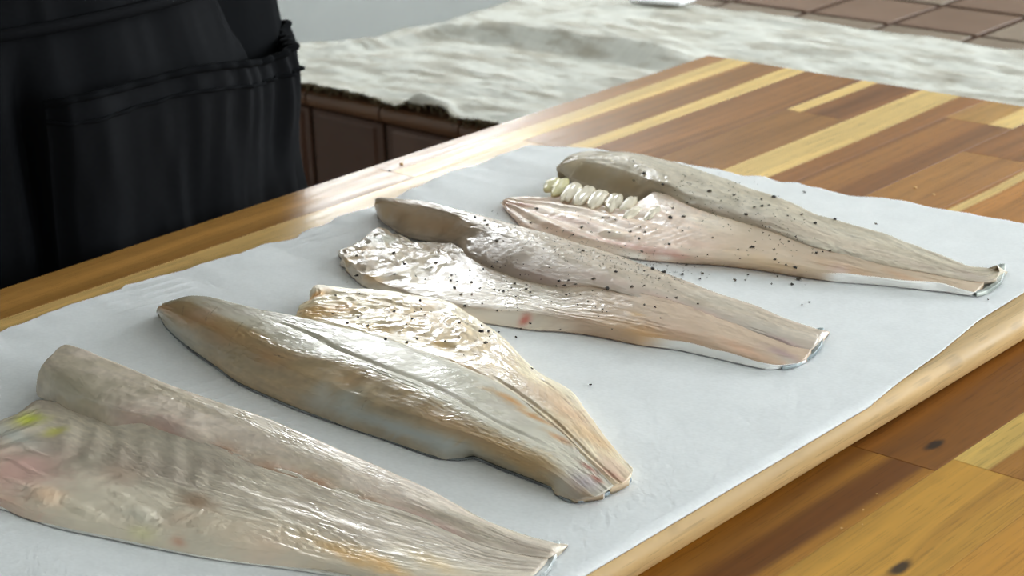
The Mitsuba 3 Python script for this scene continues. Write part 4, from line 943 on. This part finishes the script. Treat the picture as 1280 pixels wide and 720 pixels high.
flakes = spread([(655,145),(700,203),(657,235),(890,215),(785,258),(998,283),(1105,300),(1125,322),(1048,325),(893,337),(830,358),(880,397),(820,402),(1160,388),(875,462),(1010,492),(1128,545),(1180,535),(1135,585),(515,400),(445,330),(545,468),(600,365),(420,445),(465,465),(378,480),(190,425),(220,360),(815,520),(690,557),(680,495),(705,465),(640,465),(990,568),(575,410),(430,550),(850,610),(1170,662),(1158,685),(955,680),(875,660),(965,655),(893,617),(1060,620),(1110,685),(575,645),(770,675),(650,712)], 3.6, 610, 160)
flakes += spread([(42,175),(100,165),(10,210),(45,205),(75,200),(222,243),(285,282),(195,342),(165,365),(288,415),(318,410),(352,408),(105,445),(2,390),(100,400),(235,145),(375,265),(557,287),(195,482),(155,470),(160,248),(80,300),(280,350),(115,525),(88,558),(180,560),(210,538),(258,640),(1062,628),(225,652)], 3.6, 940, 200)
flakes += spread([(348,362),(400,410),(155,378),(352,475),(467,485),(513,503),(405,420),(545,440),(570,415),(655,480),(685,512),(730,513),(760,518),(648,508),(752,455),(805,548),(893,412),(895,300),(832,190),(775,175),(845,212),(820,447),(865,435),(705,580),(760,580),(928,565),(817,630),(895,668),(150,485),(905,560),(725,643),(670,548),(880,555)], 4.235, 410, 230)
flakes += spread([(357,145),(297,293),(400,305),(225,245),(490,375),(645,372),(783,383),(593,300),(635,235),(660,180),(620,272),(685,250),(665,222),(532,235),(237,155),(348,262),(595,390),(855,292),(965,335),(1005,335),(1010,360),(1030,338),(970,305),(990,393),(1055,340),(1140,367),(1220,520)], 4, 360, 330)
flakes += spread([(310,362),(490,403),(810,405),(600,245),(660,225),(752,275),(533,185),(520,137),(585,125),(780,152),(940,143),(1012,130),(1105,88),(840,45),(700,90),(545,97),(485,103),(465,137),(305,170),(280,152),(212,118),(220,195),(140,162),(1010,247),(1080,262),(1112,330),(1210,205),(1130,48),(1065,28),(1240,65),(1155,12),(1012,40),(250,400),(222,450)], 4.923, 600, 330)
flakes += spread([(230,192),(347,250),(480,165),(515,168),(565,325),(478,298),(770,210),(760,230),(890,213),(863,245),(948,247),(1020,322),(990,330),(585,205),(125,658)], 3.272, 700, 280)
big = {(840,45), (940,143), (1105,88), (490,375), (297,293), (515,400), (700,203), (890,215), (875,462)}
done = []
def flake_mesh(r, seed):
    g = np.random.default_rng(seed)
    m = trimesh.creation.icosphere(subdivisions=1)
    q = m.vertices * (1 + .35 * (g.random((len(m.vertices), 1)) - .5)) * r * [1.25, .9, .6]
    a = g.uniform(0, 6.28); c, s_ = math.cos(a), math.sin(a)
    q = q @ np.array([[c, -s_, 0], [s_, c, 0], [0, 0, 1]]).T
    tx = g.uniform(-.5, .5); c, s_ = math.cos(tx), math.sin(tx)
    q = q @ np.array([[1, 0, 0], [0, c, -s_], [0, s_, c]]).T
    return trimesh.Trimesh(q, m.faces, process=False)
for i, (x, y) in enumerate(flakes):
    if any((x - a) ** 2 + (y - b) ** 2 < 3.2 for a, b in done): continue
    done.append((x, y))
    p, host, part = surface(x, y)
    z = (p - EYE) @ FWD
    px_ = rng.choice([1.15, 1.45, 1.8, 2.2, 2.7], p=[.3, .3, .22, .12, .06])
    r = px_ * z / FPX
    m = flake_mesh(r, i); m.apply_translation(p + [0, 0, r * .35])
    put('pepper_flake', m, ('pepper', 'pepper', 'pepper_grey')[i % 3], label=say(host, part, p, x, y, r), cat='pepper flake', group=GRP[host])
dust = {}
def scatter(n, x0, y0, x1, y1, w, lo=.35, hi=.9):
    for k in range(n):
        t = rng.random(); d = rng.normal() * w
        x, y = x0 + (x1 - x0) * t + rng.normal() * 4, y0 + (y1 - y0) * t + d
        p, host, part = surface(x, y)
        r = rng.uniform(lo, hi) * ((p - EYE) @ FWD) / FPX
        m = flake_mesh(r, 1000 + k); m.apply_translation(p + [0, 0, r * .3])
        dust.setdefault(host, []).append(m)
scatter(190, 600, 285, 850, 350, 12)
scatter(160, 690, 300, 820, 335, 9)
scatter(90, 880, 250, 1010, 310, 22)
scatter(60, 600, 330, 760, 385, 14)
scatter(60, 560, 340, 660, 375, 10)
scatter(90, 840, 220, 1000, 290, 16)
scatter(60, 720, 250, 880, 310, 18)
scatter(26, 430, 370, 600, 420, 12)
scatter(50, 780, 332, 880, 345, 6)
names = {fa: 'on the nearest fillet', fb: 'on the belly flap of the second fillet from the camera', fc_: 'along the third fillet from the camera', fd: 'over the farthest fillet', None: 'on the paper towel between the two farthest fillets'}
for host, ms in dust.items():
    put('pepper_dust', trimesh.util.concatenate(ms), 'pepper', label='finely ground black pepper dusted ' + names[host], cat='ground pepper', kind='stuff')

# crumbs
for x, y, h, px_, mat, lab in ((1144, 235, 0, 2.0, 'crumb_bread', 'pale crumb on the brown board planks, left of a smaller crumb'), (1167, 244, 0, 1.7, 'crumb_bread', 'smaller pale crumb on the brown planks of the board, right of another crumb'),
        (502, 206, 0, 2.2, 'crumb_bread', 'pale crumb near the left edge of the board'), (487, 214, 0, 1.6, 'pepper', 'dark speck beside the pale crumb near the left edge of the board'),
        (1096, 618, -BT, 1.3, 'crumb_bread', 'tiny pale crumb on the wooden table, topmost of four'), (1079, 638, -BT, 1.3, 'crumb_bread', 'tiny pale crumb on the wooden table, second from top of four'), (1078, 656, -BT, 1.2, 'crumb_bread', 'tiny pale crumb on the wooden table, third from top of four'), (1052, 661, -BT, 1.6, 'crumb_bread', 'largest of four tiny pale crumbs on the wooden table, farthest left')):
    p = P(x, y, h); r = px_ * ((p - EYE) @ FWD) / FPX
    m = flake_mesh(r, int(x)); m.apply_translation(p + [0, 0, r * .5])
    put('crumb', m, mat, label=lab, cat='crumb', group='crumbs on the wooden table' if h < 0 else 'crumbs on the chopping board')
